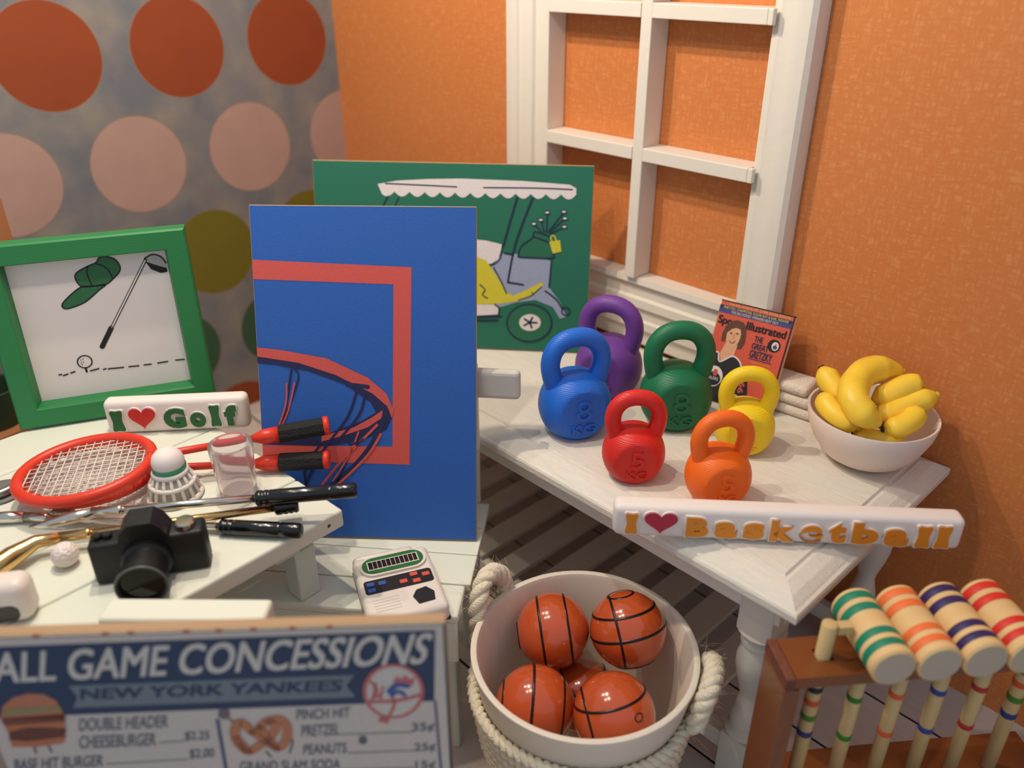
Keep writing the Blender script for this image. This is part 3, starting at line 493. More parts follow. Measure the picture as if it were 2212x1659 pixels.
  ('line','mline',2,0.0025,[(0.5351,0.5315),(0.6537,0.5295)]),
  ('line','mink2',2,0.006,[(0.3533,0.6598),(0.3468,0.5329)]),
  ('poly','mbat',3,[(0.375,0.6734),(0.3744,0.6707),(0.3732,0.6681),(0.3717,0.6657),(0.3699,0.6638),(0.3679,0.6624),(0.3658,0.6616),(0.3637,0.6614),(0.3617,0.6618),(0.3598,0.6628),(0.3583,0.6644),(0.3572,0.6665),(0.3565,0.6689),(0.3563,0.6716),(0.3565,0.6744),(0.3572,0.6771),(0.3583,0.6797),(0.3598,0.682),(0.3616,0.6839),(0.3636,0.6853),(0.3657,0.6861),(0.3678,0.6863),(0.3698,0.6859),(0.3716,0.6849),(0.3731,0.6833),(0.3743,0.6813),(0.375,0.6789),(0.3753,0.6762)]),
  ('line','mbat',2,0.004,[(0.3658,0.6739),(0.3858,0.6368)]),
  ('poly','mcream',3,[(0.6795,0.7092),(0.6776,0.696),(0.6735,0.6835),(0.6673,0.6723),(0.6593,0.663),(0.65,0.6561),(0.6398,0.6521),(0.6292,0.6511),(0.6189,0.6531),(0.6094,0.6582),(0.6011,0.6659),(0.5946,0.6759),(0.59,0.6876),(0.5877,0.7004),(0.5877,0.7136),(0.59,0.7266),(0.5944,0.7387),(0.6007,0.7493),(0.6086,0.7581),(0.6177,0.7644),(0.6275,0.7682),(0.6376,0.7692),(0.6475,0.7673),(0.6568,0.7626),(0.6649,0.7555),(0.6716,0.746),(0.6764,0.7348),(0.6791,0.7223)]),
  ('line','mred',4,0.006,[(0.6781,0.7092),(0.6762,0.6965),(0.6722,0.6844),(0.6662,0.6736),(0.6585,0.6647),(0.6495,0.6581),(0.6396,0.6542),(0.6294,0.6532),(0.6194,0.6552),(0.6102,0.66),(0.6022,0.6675),(0.5958,0.6771),(0.5914,0.6884),(0.5892,0.7008),(0.5891,0.7135),(0.5914,0.7261),(0.5956,0.7377),(0.6017,0.7481),(0.6094,0.7565),(0.6182,0.7626),(0.6277,0.7663),(0.6375,0.7672),(0.6471,0.7654),(0.656,0.7609),(0.6639,0.754),(0.6704,0.7449),(0.675,0.734),(0.6776,0.7219),(0.6781,0.7092)]),
  ('line','mred',5,0.007,[(0.5957,0.6896),(0.6393,0.6905),(0.6726,0.7013)]),
  ('line','mred',5,0.005,[(0.6205,0.6515),(0.6329,0.6825),(0.6301,0.7034)]),
  ('line','mred',5,0.005,[(0.5996,0.7353),(0.6086,0.7146),(0.5983,0.6946)]),
  ('line','mred',5,0.004,[(0.6077,0.7299),(0.6024,0.6996),(0.6144,0.7062)]),
  ('line','mred',5,0.004,[(0.6185,0.7223),(0.612,0.6939)]),
  ('poly','mred',5,[(0.6335,0.7317),(0.6416,0.7453),(0.6467,0.7371),(0.6545,0.7467),(0.6595,0.7364),(0.6683,0.74),(0.6644,0.7221),(0.6489,0.7269)]),
  ('line','mblue',6,0.01,[(0.6278,0.7117),(0.6402,0.7253),(0.6558,0.7225)]),
  ('line','mblue',6,0.007,[(0.6301,0.7034),(0.6421,0.711),(0.6502,0.7024)]),
  ('poly','mred',4,[(0.6074,0.6543),(0.6232,0.6492),(0.6195,0.6387),(0.6051,0.6437)]),
  ('poly','bun',4,[(0.0239,0.6797),(0.0346,0.707),(0.0552,0.7252),(0.0795,0.7331),(0.1032,0.7309),(0.1181,0.7161),(0.1218,0.6924),(0.1202,0.6748)]),
  ('poly','lettuce',5,[(0.0326,0.7),(0.0716,0.7041),(0.1219,0.7037),(0.121,0.6945),(0.0746,0.6896),(0.0304,0.6877)]),
  ('poly','patty',4,[(0.0245,0.6818),(0.1233,0.6872),(0.1205,0.6706),(0.0253,0.665)]),
  ('poly','bun2',4,[(0.0259,0.6671),(0.121,0.6727),(0.1138,0.6499),(0.0261,0.6481)]),
  ('poly','patty2',5,[(0.0281,0.6501),(0.0591,0.6591),(0.0943,0.6573),(0.1177,0.6539),(0.11,0.6351),(0.0504,0.6275),(0.0247,0.6332)]),
  ('poly','bun2',4,[(0.0239,0.6354),(0.1139,0.6392),(0.1048,0.6202),(0.0611,0.6139),(0.0241,0.6159)]),
  ('line','mink2',3,0.003,[(0.0576,0.6141),(0.0556,0.5988)]),
  ('line','mink2',3,0.003,[(0.0795,0.6151),(0.0806,0.5997)]),
  ('line','bread',4,0.016,[(0.4031,0.6305),(0.3887,0.6548),(0.3772,0.6372),(0.3758,0.6102),(0.3889,0.5851),(0.4093,0.5974),(0.4307,0.6182),(0.441,0.6393),(0.4324,0.6558),(0.4171,0.6405)]),
  ('line','bread',4,0.016,[(0.4171,0.6405),(0.4234,0.6186),(0.438,0.5903),(0.4537,0.6082),(0.4592,0.6384),(0.4508,0.658),(0.4322,0.6547)]),
  ('line','bread',4,0.016,[(0.3889,0.5851),(0.3835,0.5987),(0.3766,0.6156)]),
  ('line','bread',4,0.014,[(0.4031,0.6305),(0.4216,0.6055),(0.4363,0.5892)]),
  ('line','mink2',3,0.003,[(0.4571,0.6222),(0.4638,0.6055),(0.4558,0.5781)]),
  ('line','mink2',3,0.003,[(0.4184,0.5835),(0.4239,0.5697)]),
  ('poly','mink2',3,[(0.5831,0.6013),(0.5827,0.5991),(0.5821,0.5971),(0.5811,0.5952),(0.5799,0.5937),(0.5785,0.5926),(0.5771,0.5919),(0.5755,0.5918),(0.5741,0.5921),(0.5727,0.5929),(0.5715,0.5942),(0.5706,0.5958),(0.57,0.5977),(0.5697,0.5998),(0.5697,0.602),(0.5701,0.6042),(0.5708,0.6063),(0.5717,0.6081),(0.5729,0.6096),(0.5743,0.6107),(0.5758,0.6114),(0.5773,0.6116),(0.5787,0.6112),(0.5801,0.6104),(0.5813,0.6092),(0.5822,0.6076),(0.5828,0.6057),(0.5831,0.6035)]),
  ('line','rust',2,0.008,[(0.1214,0.8485),(0.1259,0.849)]),
  ('line','rust',2,0.008,[(0.2213,0.849),(0.2254,0.849)]),
  ('line','rust',2,0.008,[(0.2581,0.849),(0.262,0.849)]),
  ('line','rust',2,0.008,[(0.3386,0.849),(0.342,0.849)]),
  ('line','rust',2,0.008,[(0.3857,0.849),(0.3889,0.849)]),
  ('line','rust',2,0.008,[(0.4363,0.849),(0.4392,0.849)]),
  ('line','rust',2,0.008,[(0.4939,0.849),(0.4964,0.849)]),
  ('line','rust',2,0.008,[(0.5481,0.849),(0.5504,0.849)]),
  ('poly','mdark',1,[(0.7162,0.849),(0.719,0.849),(0.719,0.4756),(0.714,0.4763)]),
  ('poly','mdark',1,[(0.0313,0.8463),(0.719,0.8463),(0.719,0.849),(0.033,0.849)]),
  ('line','mink2',2,0.004,[(0.6972,0.6856),(0.6999,0.4771)]),
 ],
 'mag': [
  ('poly','gdark',1,[(0.0,0.27),(0.205,0.27),(0.205,0.2668),(0.0,0.2668)]),
  ('poly','gdark',1,[(0.1978,0.27),(0.2019,0.27),(0.2019,0.0),(0.1978,0.0)]),
  ('poly','gnavy',2,[(0.0,0.2565),(0.1968,0.2565),(0.1968,0.2471),(0.0,0.2471)]),
  ('poly','gblue',2,[(0.0,0.2471),(0.1968,0.2471),(0.1968,0.2363),(0.0,0.2363)]),
  ('text', 'gtext', 3, 'THE NFL STARTS OFF SUPER BOWL SEASON', (0.0246, 0.2592), (0.1906, 0.2592), (0.0246, 0.2651), 0.0),
  ('text', 'gtext', 3, 'AND STILL CHAMPIONS: SUGAR RAY & EARL WEAVER', (0.0103, 0.2484), (0.1886, 0.2484), (0.0103, 0.2551), 0.0),
  ('text', 'gtext', 3, 'THE BIG MONEY WINNERS BEAT OUT', (0.0348, 0.2384), (0.164, 0.2384), (0.0348, 0.2457), 0.0),
  ('text', 'black', 3, 'Sports Illustrated', (0.0061, 0.2012), (0.1906, 0.2012), (0.0061, 0.2282), 0.035),
  ('text', 'gnavy', 3, 'THE', (0.1148, 0.1823), (0.1373, 0.1823), (0.1148, 0.1971), 0.03),
  ('text', 'gnavy', 3, 'GREAT', (0.1128, 0.1633), (0.1578, 0.1633), (0.1128, 0.1782), 0.03),
  ('text', 'gnavy', 3, 'GRETZKY', (0.1128, 0.1404), (0.1722, 0.1404), (0.1128, 0.1593), 0.03),
  ('line','gnavy',3,0.002,[(0.1128,0.1363),(0.1742,0.1363)]),
  ('text', 'gyel', 3, "Edmonton's Scoring", (0.123, 0.1242), (0.1722, 0.1242), (0.123, 0.1323), 0.0),
  ('text', 'gyel', 3, 'Champion Wayne', (0.1291, 0.1134), (0.1742, 0.1134), (0.1291, 0.1215), 0.0),
  ('text', 'gyel', 3, 'Gretzky', (0.1435, 0.1026), (0.1742, 0.1026), (0.1435, 0.1107), 0.0),
  ('poly','black',3,[(0.1855,0.1836),(0.185,0.1793),(0.1833,0.1752),(0.1806,0.1718),(0.1771,0.1691),(0.1731,0.1674),(0.1687,0.1669),(0.1644,0.1674),(0.1603,0.1691),(0.1568,0.1718),(0.1542,0.1752),(0.1525,0.1793),(0.1519,0.1836),(0.1525,0.1879),(0.1542,0.192),(0.1568,0.1954),(0.1603,0.1981),(0.1644,0.1998),(0.1687,0.2003),(0.1731,0.1998),(0.1771,0.1981),(0.1806,0.1954),(0.1833,0.192),(0.185,0.1879)]),
  ('poly','picwhite',4,[(0.1814,0.1831),(0.1811,0.1801),(0.1802,0.1774),(0.1787,0.175),(0.1768,0.1732),(0.1746,0.1721),(0.1722,0.1717),(0.1698,0.1721),(0.1676,0.1732),(0.1657,0.175),(0.1642,0.1774),(0.1633,0.1801),(0.163,0.1831),(0.1633,0.186),(0.1642,0.1887),(0.1657,0.1911),(0.1676,0.1929),(0.1698,0.194),(0.1722,0.1944),(0.1746,0.194),(0.1768,0.1929),(0.1787,0.1911),(0.1802,0.1887),(0.1811,0.186)]),
  ('poly','gblue',5,[(0.1779,0.1804),(0.1777,0.179),(0.1772,0.1777),(0.1763,0.1765),(0.1751,0.1757),(0.1737,0.1751),(0.1722,0.175),(0.1707,0.1751),(0.1693,0.1757),(0.1681,0.1765),(0.1672,0.1777),(0.1667,0.179),(0.1665,0.1804),(0.1667,0.1818),(0.1672,0.1831),(0.1681,0.1842),(0.1693,0.185),(0.1707,0.1856),(0.1722,0.1858),(0.1737,0.1856),(0.1751,0.185),(0.1763,0.1842),(0.1772,0.1831),(0.1777,0.1818)]),
  ('poly','coral',5,[(0.1757,0.1868),(0.1756,0.186),(0.1754,0.1852),(0.175,0.1845),(0.1745,0.184),(0.1739,0.1837),(0.1732,0.1836),(0.1726,0.1837),(0.172,0.184),(0.1715,0.1845),(0.1711,0.1852),(0.1708,0.186),(0.1708,0.1868),(0.1708,0.1877),(0.1711,0.1885),(0.1715,0.1891),(0.172,0.1896),(0.1726,0.19),(0.1732,0.1901),(0.1739,0.19),(0.1745,0.1896),(0.175,0.1891),(0.1754,0.1885),(0.1756,0.1877)]),
  ('poly','gjersey',3,[(0.0,0.108),(0.0164,0.1269),(0.0307,0.1296),(0.041,0.108),(0.0738,0.1296),(0.0963,0.1188),(0.1086,0.0972),(0.1271,0.0756),(0.1353,0.0432),(0.1271,0.0189),(0.1025,0.027),(0.1025,0.0),(0.0,0.0)]),
  ('poly','gskin',4,[(0.043,0.162),(0.0759,0.162),(0.0738,0.1323),(0.041,0.1094),(0.0348,0.1296)]),
  ('line','picwhite',5,0.004,[(0.0041,0.1148),(0.0287,0.131),(0.04,0.1067),(0.0697,0.1296),(0.0922,0.1215),(0.1025,0.1053)]),
  ('poly','ghair',4,[(0.0287,0.162),(0.0267,0.1809),(0.0307,0.2025),(0.041,0.2187),(0.0574,0.2255),(0.0759,0.2228),(0.0861,0.2106),(0.0902,0.1917),(0.0922,0.1701),(0.0861,0.1539),(0.0759,0.1512),(0.0738,0.1728),(0.041,0.1809),(0.0369,0.162)]),
  ('poly','gskin',5,[(0.0775,0.1823),(0.0768,0.174),(0.0749,0.1663),(0.0719,0.1597),(0.068,0.1547),(0.0634,0.1515),(0.0584,0.1504),(0.0535,0.1515),(0.0489,0.1547),(0.0449,0.1597),(0.0419,0.1663),(0.04,0.174),(0.0394,0.1823),(0.04,0.1905),(0.0419,0.1982),(0.0449,0.2048),(0.0489,0.2098),(0.0535,0.213),(0.0584,0.2141),(0.0634,0.213),(0.068,0.2098),(0.0719,0.2048),(0.0749,0.1982),(0.0768,0.1905)]),
  ('poly','ghair',6,[(0.0369,0.1917),(0.041,0.2106),(0.0574,0.2187),(0.0759,0.2133),(0.0799,0.189),(0.0738,0.2025),(0.0615,0.2052),(0.0492,0.1998),(0.041,0.189)]),
  ('poly','ghair',7,[(0.0539,0.1877),(0.0538,0.1871),(0.0534,0.1866),(0.0528,0.1861),(0.0521,0.1858),(0.0512,0.1856),(0.0502,0.1855),(0.0493,0.1856),(0.0484,0.1858),(0.0476,0.1861),(0.047,0.1866),(0.0467,0.1871),(0.0465,0.1877),(0.0467,0.1882),(0.047,0.1887),(0.0476,0.1892),(0.0484,0.1895),(0.0493,0.1897),(0.0502,0.1898),(0.0512,0.1897),(0.0521,0.1895),(0.0528,0.1892),(0.0534,0.1887),(0.0538,0.1882)]),
  ('poly','ghair',7,[(0.0703,0.1904),(0.0702,0.1898),(0.0698,0.1893),(0.0692,0.1888),(0.0685,0.1885),(0.0676,0.1883),(0.0666,0.1882),(0.0657,0.1883),(0.0648,0.1885),(0.064,0.1888),(0.0634,0.1893),(0.0631,0.1898),(0.0629,0.1904),(0.0631,0.1909),(0.0634,0.1914),(0.064,0.1919),(0.0648,0.1922),(0.0657,0.1924),(0.0666,0.1925),(0.0676,0.1924),(0.0685,0.1922),(0.0692,0.1919),(0.0698,0.1914),(0.0702,0.1909)]),
  ('line','gskin2',7,0.002,[(0.0594,0.1863),(0.0605,0.1769),(0.0574,0.1755)]),
  ('poly','gmouth',7,[(0.0482,0.1688),(0.0574,0.1661),(0.0687,0.1715),(0.0635,0.1633),(0.0554,0.1615)]),
  ('poly','picwhite',8,[(0.0512,0.1671),(0.0574,0.1655),(0.0656,0.169),(0.0594,0.1642)]),
  ('poly','picwhite',4,[(0.0597,0.0648),(0.0588,0.0575),(0.0562,0.0506),(0.0521,0.0448),(0.0468,0.0402),(0.0407,0.0374),(0.034,0.0365),(0.0274,0.0374),(0.0212,0.0402),(0.0159,0.0448),(0.0118,0.0506),(0.0093,0.0575),(0.0084,0.0648),(0.0093,0.0721),(0.0118,0.079),(0.0159,0.0848),(0.0212,0.0894),(0.0274,0.0922),(0.034,0.0931),(0.0407,0.0922),(0.0468,0.0894),(0.0521,0.0848),(0.0562,0.079),(0.0588,0.0721)]),
  ('poly','gnavy2',5,[(0.0556,0.058),(0.0548,0.0532),(0.0527,0.0486),(0.0493,0.0447),(0.0448,0.0417),(0.0396,0.0398),(0.034,0.0392),(0.0285,0.0398),(0.0233,0.0417),(0.0188,0.0447),(0.0154,0.0486),(0.0132,0.0532),(0.0125,0.058),(0.0132,0.0629),(0.0154,0.0675),(0.0188,0.0714),(0.0233,0.0744),(0.0285,0.0763),(0.034,0.0769),(0.0396,0.0763),(0.0448,0.0744),(0.0493,0.0714),(0.0527,0.0675),(0.0548,0.0629)]),
  ('poly','coral',6,[(0.0435,0.0756),(0.0432,0.0732),(0.0426,0.0709),(0.0415,0.0689),(0.0402,0.0674),(0.0386,0.0665),(0.0369,0.0662),(0.0352,0.0665),(0.0336,0.0674),(0.0323,0.0689),(0.0312,0.0709),(0.0306,0.0732),(0.0303,0.0756),(0.0306,0.078),(0.0312,0.0803),(0.0323,0.0823),(0.0336,0.0838),(0.0352,0.0847),(0.0369,0.0851),(0.0386,0.0847),(0.0402,0.0838),(0.0415,0.0823),(0.0426,0.0803),(0.0432,0.078)]),
  ('text', 'picwhite', 7, 'OILERS', (0.0184, 0.0553), (0.0492, 0.0553), (0.0184, 0.0635), 0.0),
  ('text', 'coral', 5, '99', (0.123, 0.0405), (0.123, 0.0702), (0.1086, 0.0405), 0.03),
  ('line','picwhite',4,0.004,[(0.0615,0.0378),(0.1025,0.0324),(0.1312,0.0243)]),
 ],
}
# ------------------------------------------------------------------ common materials
WHITE_WOOD = mat('white_painted_wood', (226, 219, 205), .55, var=.05, vscale=6, vstretch=(2, 14, 14), bump=.5, bscale=30, bstretch=(1.5, 14, 14))
WHITE_TRIM = mat('white_trim_paint', (226, 217, 203), .5, bump=.16, bscale=45)
MINT_WOOD = mat('pale_mint_paint', (204, 214, 202), .5, bump=.15, bscale=30)
MINT_WHITE = mat('off_white_paint', (222, 224, 208), .5, bump=.15, bscale=30)
CLAY = mat('white_clay', (232, 222, 214), .5, bump=.08, bscale=40)
PLASTIC_W = mat('white_plastic', (226, 216, 206), .35)
BLACK_PL = mat('black_plastic', (20, 20, 20), .42)
BLACK_GLOSS = mat('black_gloss', (14, 16, 16), .18, coat=.4)
SILVER = mat('silver_metal', (214, 206, 194), .2, metal=1.0)
GOLD = mat('gold_metal', (214, 178, 118), .22, metal=1.0, bump=.3, bscale=30)
MDF = mat('raw_board_edge', (188, 150, 108), .8, var=.1, vscale=40)

# ------------------------------------------------------------------ the setting
fl = tag(MB().box(-.1, 4.6, -3.4, .08, -.05, -.006).obj('floor', mat('floor_base', (58, 44, 38), .8)), 'white washed plank floor of the miniature room', kind='structure')
PLANK_M = [mat('floor_plank_%s' % k, c, .6, var=.05, vscale=5, vstretch=(1, 9, 1), bump=.25, bscale=16, bstretch=(1, 12, 1)) for k, c in (('a', (208, 194, 184)), ('b', (200, 187, 178)), ('c', (214, 201, 190)))]
for r_ in range(11):
    y1 = .055 - r_ * .234; x = -.08 - (r_ * .47) % 1.1
    while x < 3.7:
        L_ = 1.1
        a, b = max(x, -.08), min(x + L_, 3.7)
        if b - a > .05:
            MB().box(a + .002, b - .002, y1 - .234 + .004, y1 - .004, -.006, 0.0, .0015, 1).obj('plank', random.choice(PLANK_M), fl)
        x += L_
tag(MB().box(0, 4.4, 0, .06, -.05, 2.5).obj('wall_back', wall_orange()), 'orange woven paper wall behind the white window frame', kind='structure')
tag(MB().box(-.06, 0, -3.2, .06, -.05, 2.5).obj('wall_left', wall_dots()), 'grey paper wall with big orange pink and olive spots', kind='structure')

# window frame standing on the table against the wall
win = thing('window_1', 'white wooden window frame with six open panes against the orange wall', None, (1.55, 0, .652), kind='structure')
Z = lambda z: z - .652
X = lambda x: x - 1.55
def casing_profile(w):   # ridged casing: (distance from the opening, depth)
    return [(0, 0), (0, .058), (.018, .062), (.024, .048), (.06, .05), (.066, .060), (.09, .062), (.096, .05), (.13, .05), (.136, .058), (.16, .058), (.166, .045), (w - .008, .042), (w, .03), (w, 0)]
def strip(profile, p0, p1, out, name):
    """sweep a casing profile from p0 to p1 (x,z); out = outward direction from the opening"""
    n = len(profile); vs_ = []
    for p in (p0, p1):
        for d, h in profile: vs_.append((p[0] + out[0] * d, -.001 - h, p[1] + out[1] * d))
    faces = [[i, (i + 1) % n, n + (i + 1) % n, n + i] for i in range(n)] + [list(range(n)), list(range(2 * n - 1, n - 1, -1))]
    mb = MB(); mb._add(vs_, faces); return autosmooth(mb.obj(name, WHITE_TRIM, win), 25)
strip(casing_profile(.205), (X(1.236), Z(.652)), (X(1.236), Z(2.05)), (-1, 0), 'casing')
RP = [(0, 0), (0, .05), (.02, .056), (.03, .054), (.055, .06), (.075, .06), (.095, .056), (.106, .046), (.11, .03), (.11, 0)]
strip(RP, (X(1.948), Z(.652)), (X(1.948), Z(2.05)), (1, 0), 'casing')
strip(casing_profile(.222), (X(1.237), Z(.875)), (X(1.947), Z(.875)), (0, -1), 'sill')
strip(casing_profile(.2), (X(1.237), Z(1.86)), (X(1.947), Z(1.86)), (0, 1), 'casing')
MB().box(X(1.2365), X(1.25), -.074, -.001, Z(.8755), Z(1.8595), .002).obj('jamb', WHITE_TRIM, win)
MB().box(X(1.582), X(1.617), -.076, -.001, Z(.8765), Z(1.8595), .0025).obj('muntin', WHITE_TRIM, win)
for z in (1.237, 1.598):
    MB().box(X(1.2515), X(1.5815), -.078, -.001, Z(z - .018), Z(z + .018), .0025).obj('muntin', WHITE_TRIM, win)
    MB().box(X(1.6175), X(1.947), -.078, -.0625, Z(z - .018), Z(z + .018), .0025).box(X(1.6175), X(1.947), -.0625, -.001, Z(z - .018), Z(z + .018)).box(X(1.9475), X(1.962), -.079, -.063, Z(z - .018), Z(z + .018), .0025).obj('muntin', WHITE_TRIM, win)

# ------------------------------------------------------------------ white console table
TX0, TX1, TY0, TY1, TZ = .84, 2.556, -.728, -.003, .651
tb = thing('console_table', 'white painted wooden table with turned legs and slatted lower shelf along the orange wall', 'table', ((TX0 + TX1) / 2, (TY0 + TY1) / 2, 0))
hx, hy = (TX1 - TX0) / 2, (TY1 - TY0) / 2
def rect_loops(loops):
    mb = MB(); vs_ = []; faces = []
    for ins, z in loops:
        vs_ += [(-hx + ins, -hy + ins, z), (hx - ins, -hy + ins, z), (hx - ins, hy - ins, z), (-hx + ins, hy - ins, z)]
    n = len(loops)
    for i in range(n - 1):
        for k in range(4): faces.append([i * 4 + k, i * 4 + (k + 1) % 4, (i + 1) * 4 + (k + 1) % 4, (i + 1) * 4 + k])
    faces += [[3, 2, 1, 0], [(n - 1) * 4 + k for k in range(4)]]
    mb._add(vs_, faces); return mb
rect_loops([(.01, .598), (.004, .602), (0, .608), (0, .622), (.003, .627), (.010, .629), (.014, .632), (.03, .641), (.056, .648), (.060, .6455), (.064, .6455), (.068, .651)]).obj('tabletop', WHITE_WOOD, tb)
for (x0, x1, y0, y1) in ((-hx + .05, hx - .05, -hy + .045, -hy + .062), (-hx + .05, hx - .05, hy - .062, hy - .045), (-hx + .045, -hx + .0495, -hy + .045, hy - .045), (hx - .0625, hx - .045, -hy + .0625, hy - .0625)):
    MB().box(x0, x1, y0, y1, .535, .598, .002).obj('apron', WHITE_WOOD, tb)
LEG_M = mat('white_leg_paint', (214, 206, 192), .55, bump=.25, bscale=55)
def table_leg(x, y):
    mb = MB(); w = .039
    mb.box(x - w, x + w, y - w, y + w, .475, .5975, .003)
    T_ = Matrix.Translation((x, y, 0))
    mb.lathe([(0, .476), (.052, .476), (.036, .458), (.031, .456), (.040, .449), (.040, .440), (.032, .434), (.036, .42), (.042, .395), (.042, .37), (.036, .34), (.028, .31), (.023, .29), (.022, .275), (.027, .25), (.033, .225), (.034, .20), (.030, .185), (.041, .176), (.041, .165), (.033, .158), (0, .158)], 28, T_)
    mb.box(x - .036, x + .036, y - .036, y + .036, 0, .159, .003)
    return autosmooth(mb.obj('leg', LEG_M, tb), 35)
lx, ly = hx - .1, hy - .082
for sx in (-1, 1):
    for sy in (-1, 1): table_leg(sx * lx, sy * ly)
for sy in (-1, 1): MB().box(-lx + .0365, lx - .0365, sy * ly - .014, sy * ly + .014, .075, .125, .002).obj('shelf_rail', WHITE_WOOD, tb)
x = -lx + .045
SLAT_M = mat('shelf_slat_paint', (200, 190, 176), .6, bump=.3, bscale=20, bstretch=(12, 1, 1))
while x < lx - .08:
    MB().box(x, x + .078, -ly - .012, ly + .012, .1255, .142, .002).obj('slat', SLAT_M, tb); x += .128

# ------------------------------------------------------------------ mint bench behind, with back rail
bn = thing('garden_bench', 'pale mint bench with open back rail holding the blue hoop board', 'bench', (1.98, -1.065, 0), R(40))
for k in range(4):
    y0 = k * .105
    MB().box(-.75, 0 - (.012 if k == 0 else 0), y0 + .0012, y0 + .1038, .428, .45, .006 if k == 0 else .003).obj('slat', MINT_WHITE, bn)
for x0 in (-.50, -.075):
    MB().box(x0, x0 + .05, .04, .40, .385, .4275, .003).obj('seat_bearer', MINT_WOOD, bn)
    MB().box(x0 + .004, x0 + .05, .02, .07, 0, .3845, .006).obj('leg', MINT_WOOD, bn)
    MB().box(x0 + .004, x0 + .05, .35, .40, 0, .3845, .006).obj('leg', MINT_WOOD, bn)
    MB().box(x0 + .004, x0 + .05, .4215, .443, .36, .85, .003).obj('back_post', MINT_WOOD, bn)
MB().box(-.46, .083, .396, .4212, .775, .852, .011, 3).obj('back_rail', mat('worn_rail_paint', (200, 196, 186), .55, bump=.4, bscale=25), bn)
MB().box(-.46, -.02, .402, .4212, .62, .68, .006).obj('back_rail', MINT_WOOD, bn)

MB().box(-.745, -.016, .003, .019, .31, .4275, .003).obj('front_rail', MINT_WHITE, bn)

# ------------------------------------------------------------------ low slatted table
LZ = .66
lt = thing('low_table', 'low pale green slatted table crowded with rackets golf clubs and camera', 'table', (1.721, -1.178, 0), R(4))
for k in range(5):
    x1 = -k * .1745
    MB().box(x1 - .1715, x1, -1.0, 0, LZ - .045, LZ, .007, 3).obj('slat', MINT_WHITE, lt)
for y in (-.13, -.92): MB().box(-.84, -.03, y - .03, y + .03, LZ - .075, LZ - .0455, .003).obj('batten', MINT_WOOD, lt)
MB().box(-.083, -.033, -.114, -.062, .4505, LZ - .0755, .004).obj('leg', MINT_WOOD, lt)
for (x, y) in ((-.83, -.125), (-.83, -.92), (-.085, -.92)): MB().box(x, x + .05, y - .028, y + .028, 0, LZ - .0755, .004).obj('leg', MINT_WOOD, lt)
MB().lathe([(0, 0), (.0045, 0), (.004, .0012), (0, .0012)], 12, Matrix.Translation((-.0008, -.04, LZ - .022)) @ Matrix.Rotation(R(90), 4, 'Y')).obj('screw', mat('dark_screw', (70, 62, 56), .5, metal=.6), lt)
# loose plank
pk = MB().box(-.29, 0, -.056, 0, 0, .06, .008, 3).obj('wooden_plank', MINT_WHITE, None, (1.930, -1.453, LZ + .0006), (0, 0, R(45.7)))
tag(pk, 'short off white plank lying over the edge of the low slatted table', 'plank')

# ------------------------------------------------------------------ standing picture boards
def board(name, label, cat, loc, ang, lean, w, h, t, rgb, art, edge=MDF):
    o = thing(name, label, cat, loc, R(ang), R(lean))
    MB().box(0, w, .0015, t, 0, h, .001, 1).obj('panel', edge, o)
    MB().box(.0015, w - .0015, 0, .0014, .0015, h - .0015).obj('printed_face', mat('face_' + name, rgb, .55, var=.05, vscale=120, bump=.12, bscale=220), o)
    draw(o, ART[art]); return o
board('hoop_board', 'tall blue board printed with coral basketball hoop and net', 'picture board', (1.4325, -1.2345, .4550), 44, 16, .52, .80, .014, (40, 92, 172), 'hoop')
board('golf_cart_board', 'green board printed with a white canopied golf cart', 'picture board', (.93, -.737, .6550), 40.37, 10, .822, .549, .016, (34, 108, 84), 'cart')
mn = board('concessions_menu_board', 'cream and navy ball game concessions menu board in a dark border', 'sign', (1.8191, -1.8927, .0), 48.725, 0, .72, .85, .022, (206, 194, 184), 'menu', mat('menu_edge', (170, 138, 104), .7))
for x in (.12, .56): MB().box(x, x + .04, .0225, .13, 0, .02, .002).obj('foot', MDF, mn)
mg = board('magazine', 'orange sports magazine with smiling player on the cover leaning on the window', 'magazine', (1.943, -.187, .6548), 9.4, 22.4, .205, .27, .008, (208, 86, 62), 'mag', mat('magazine_edge', (206, 190, 168), .7))

# green box frame with golf picture
fr = thing('picture_frame', 'thick green box frame with white golf picture on the low table', 'picture frame', (.885, -1.588, LZ + .0065), R(65.575), R(5.277))
FG = mat('green_print_plastic', (38, 124, 68), .45, layers=.25)
W_, H_, B_, D_ = .472, .466, .05, .058
fm = MB()
def frame_ring(mb, ins, y):
    return [mb.bm.verts.new(p) for p in ((ins, y, ins), (W_ - ins, y, ins), (W_ - ins, y, H_ - ins), (ins, y, H_ - ins))]
rings = [frame_ring(fm, i, y) for i, y in ((.003, D_), (0, D_ - .003), (0, .004), (.004, 0), (B_ - .003, 0), (B_, .003), (B_ + .006, .034), (B_ + .006, D_), (.003, D_))]
for A, Bq in zip(rings, rings[1:]):
    for k in range(4): fm.bm.faces.new((A[k], A[(k + 1) % 4], Bq[(k + 1) % 4], Bq[k]))
bmesh.ops.remove_doubles(fm.bm, verts=fm.bm.verts[:], dist=1e-5)
fm.obj('frame', FG, fr)
MB().box(B_ + .0065, W_ - B_ - .0065, .0365, .04, B_ + .0065, H_ - B_ - .0065).obj('picture_sheet', mat('picture_paper', (226, 218, 212), .7), fr)
pg = bpy.data.objects.new('golf_print', None)
shift = [(('line', i[1], i[2], i[3], i[4]) if i[0] == 'line' else i) for i in ART['golfpic']]
draw(fr, shift, y=.0363)

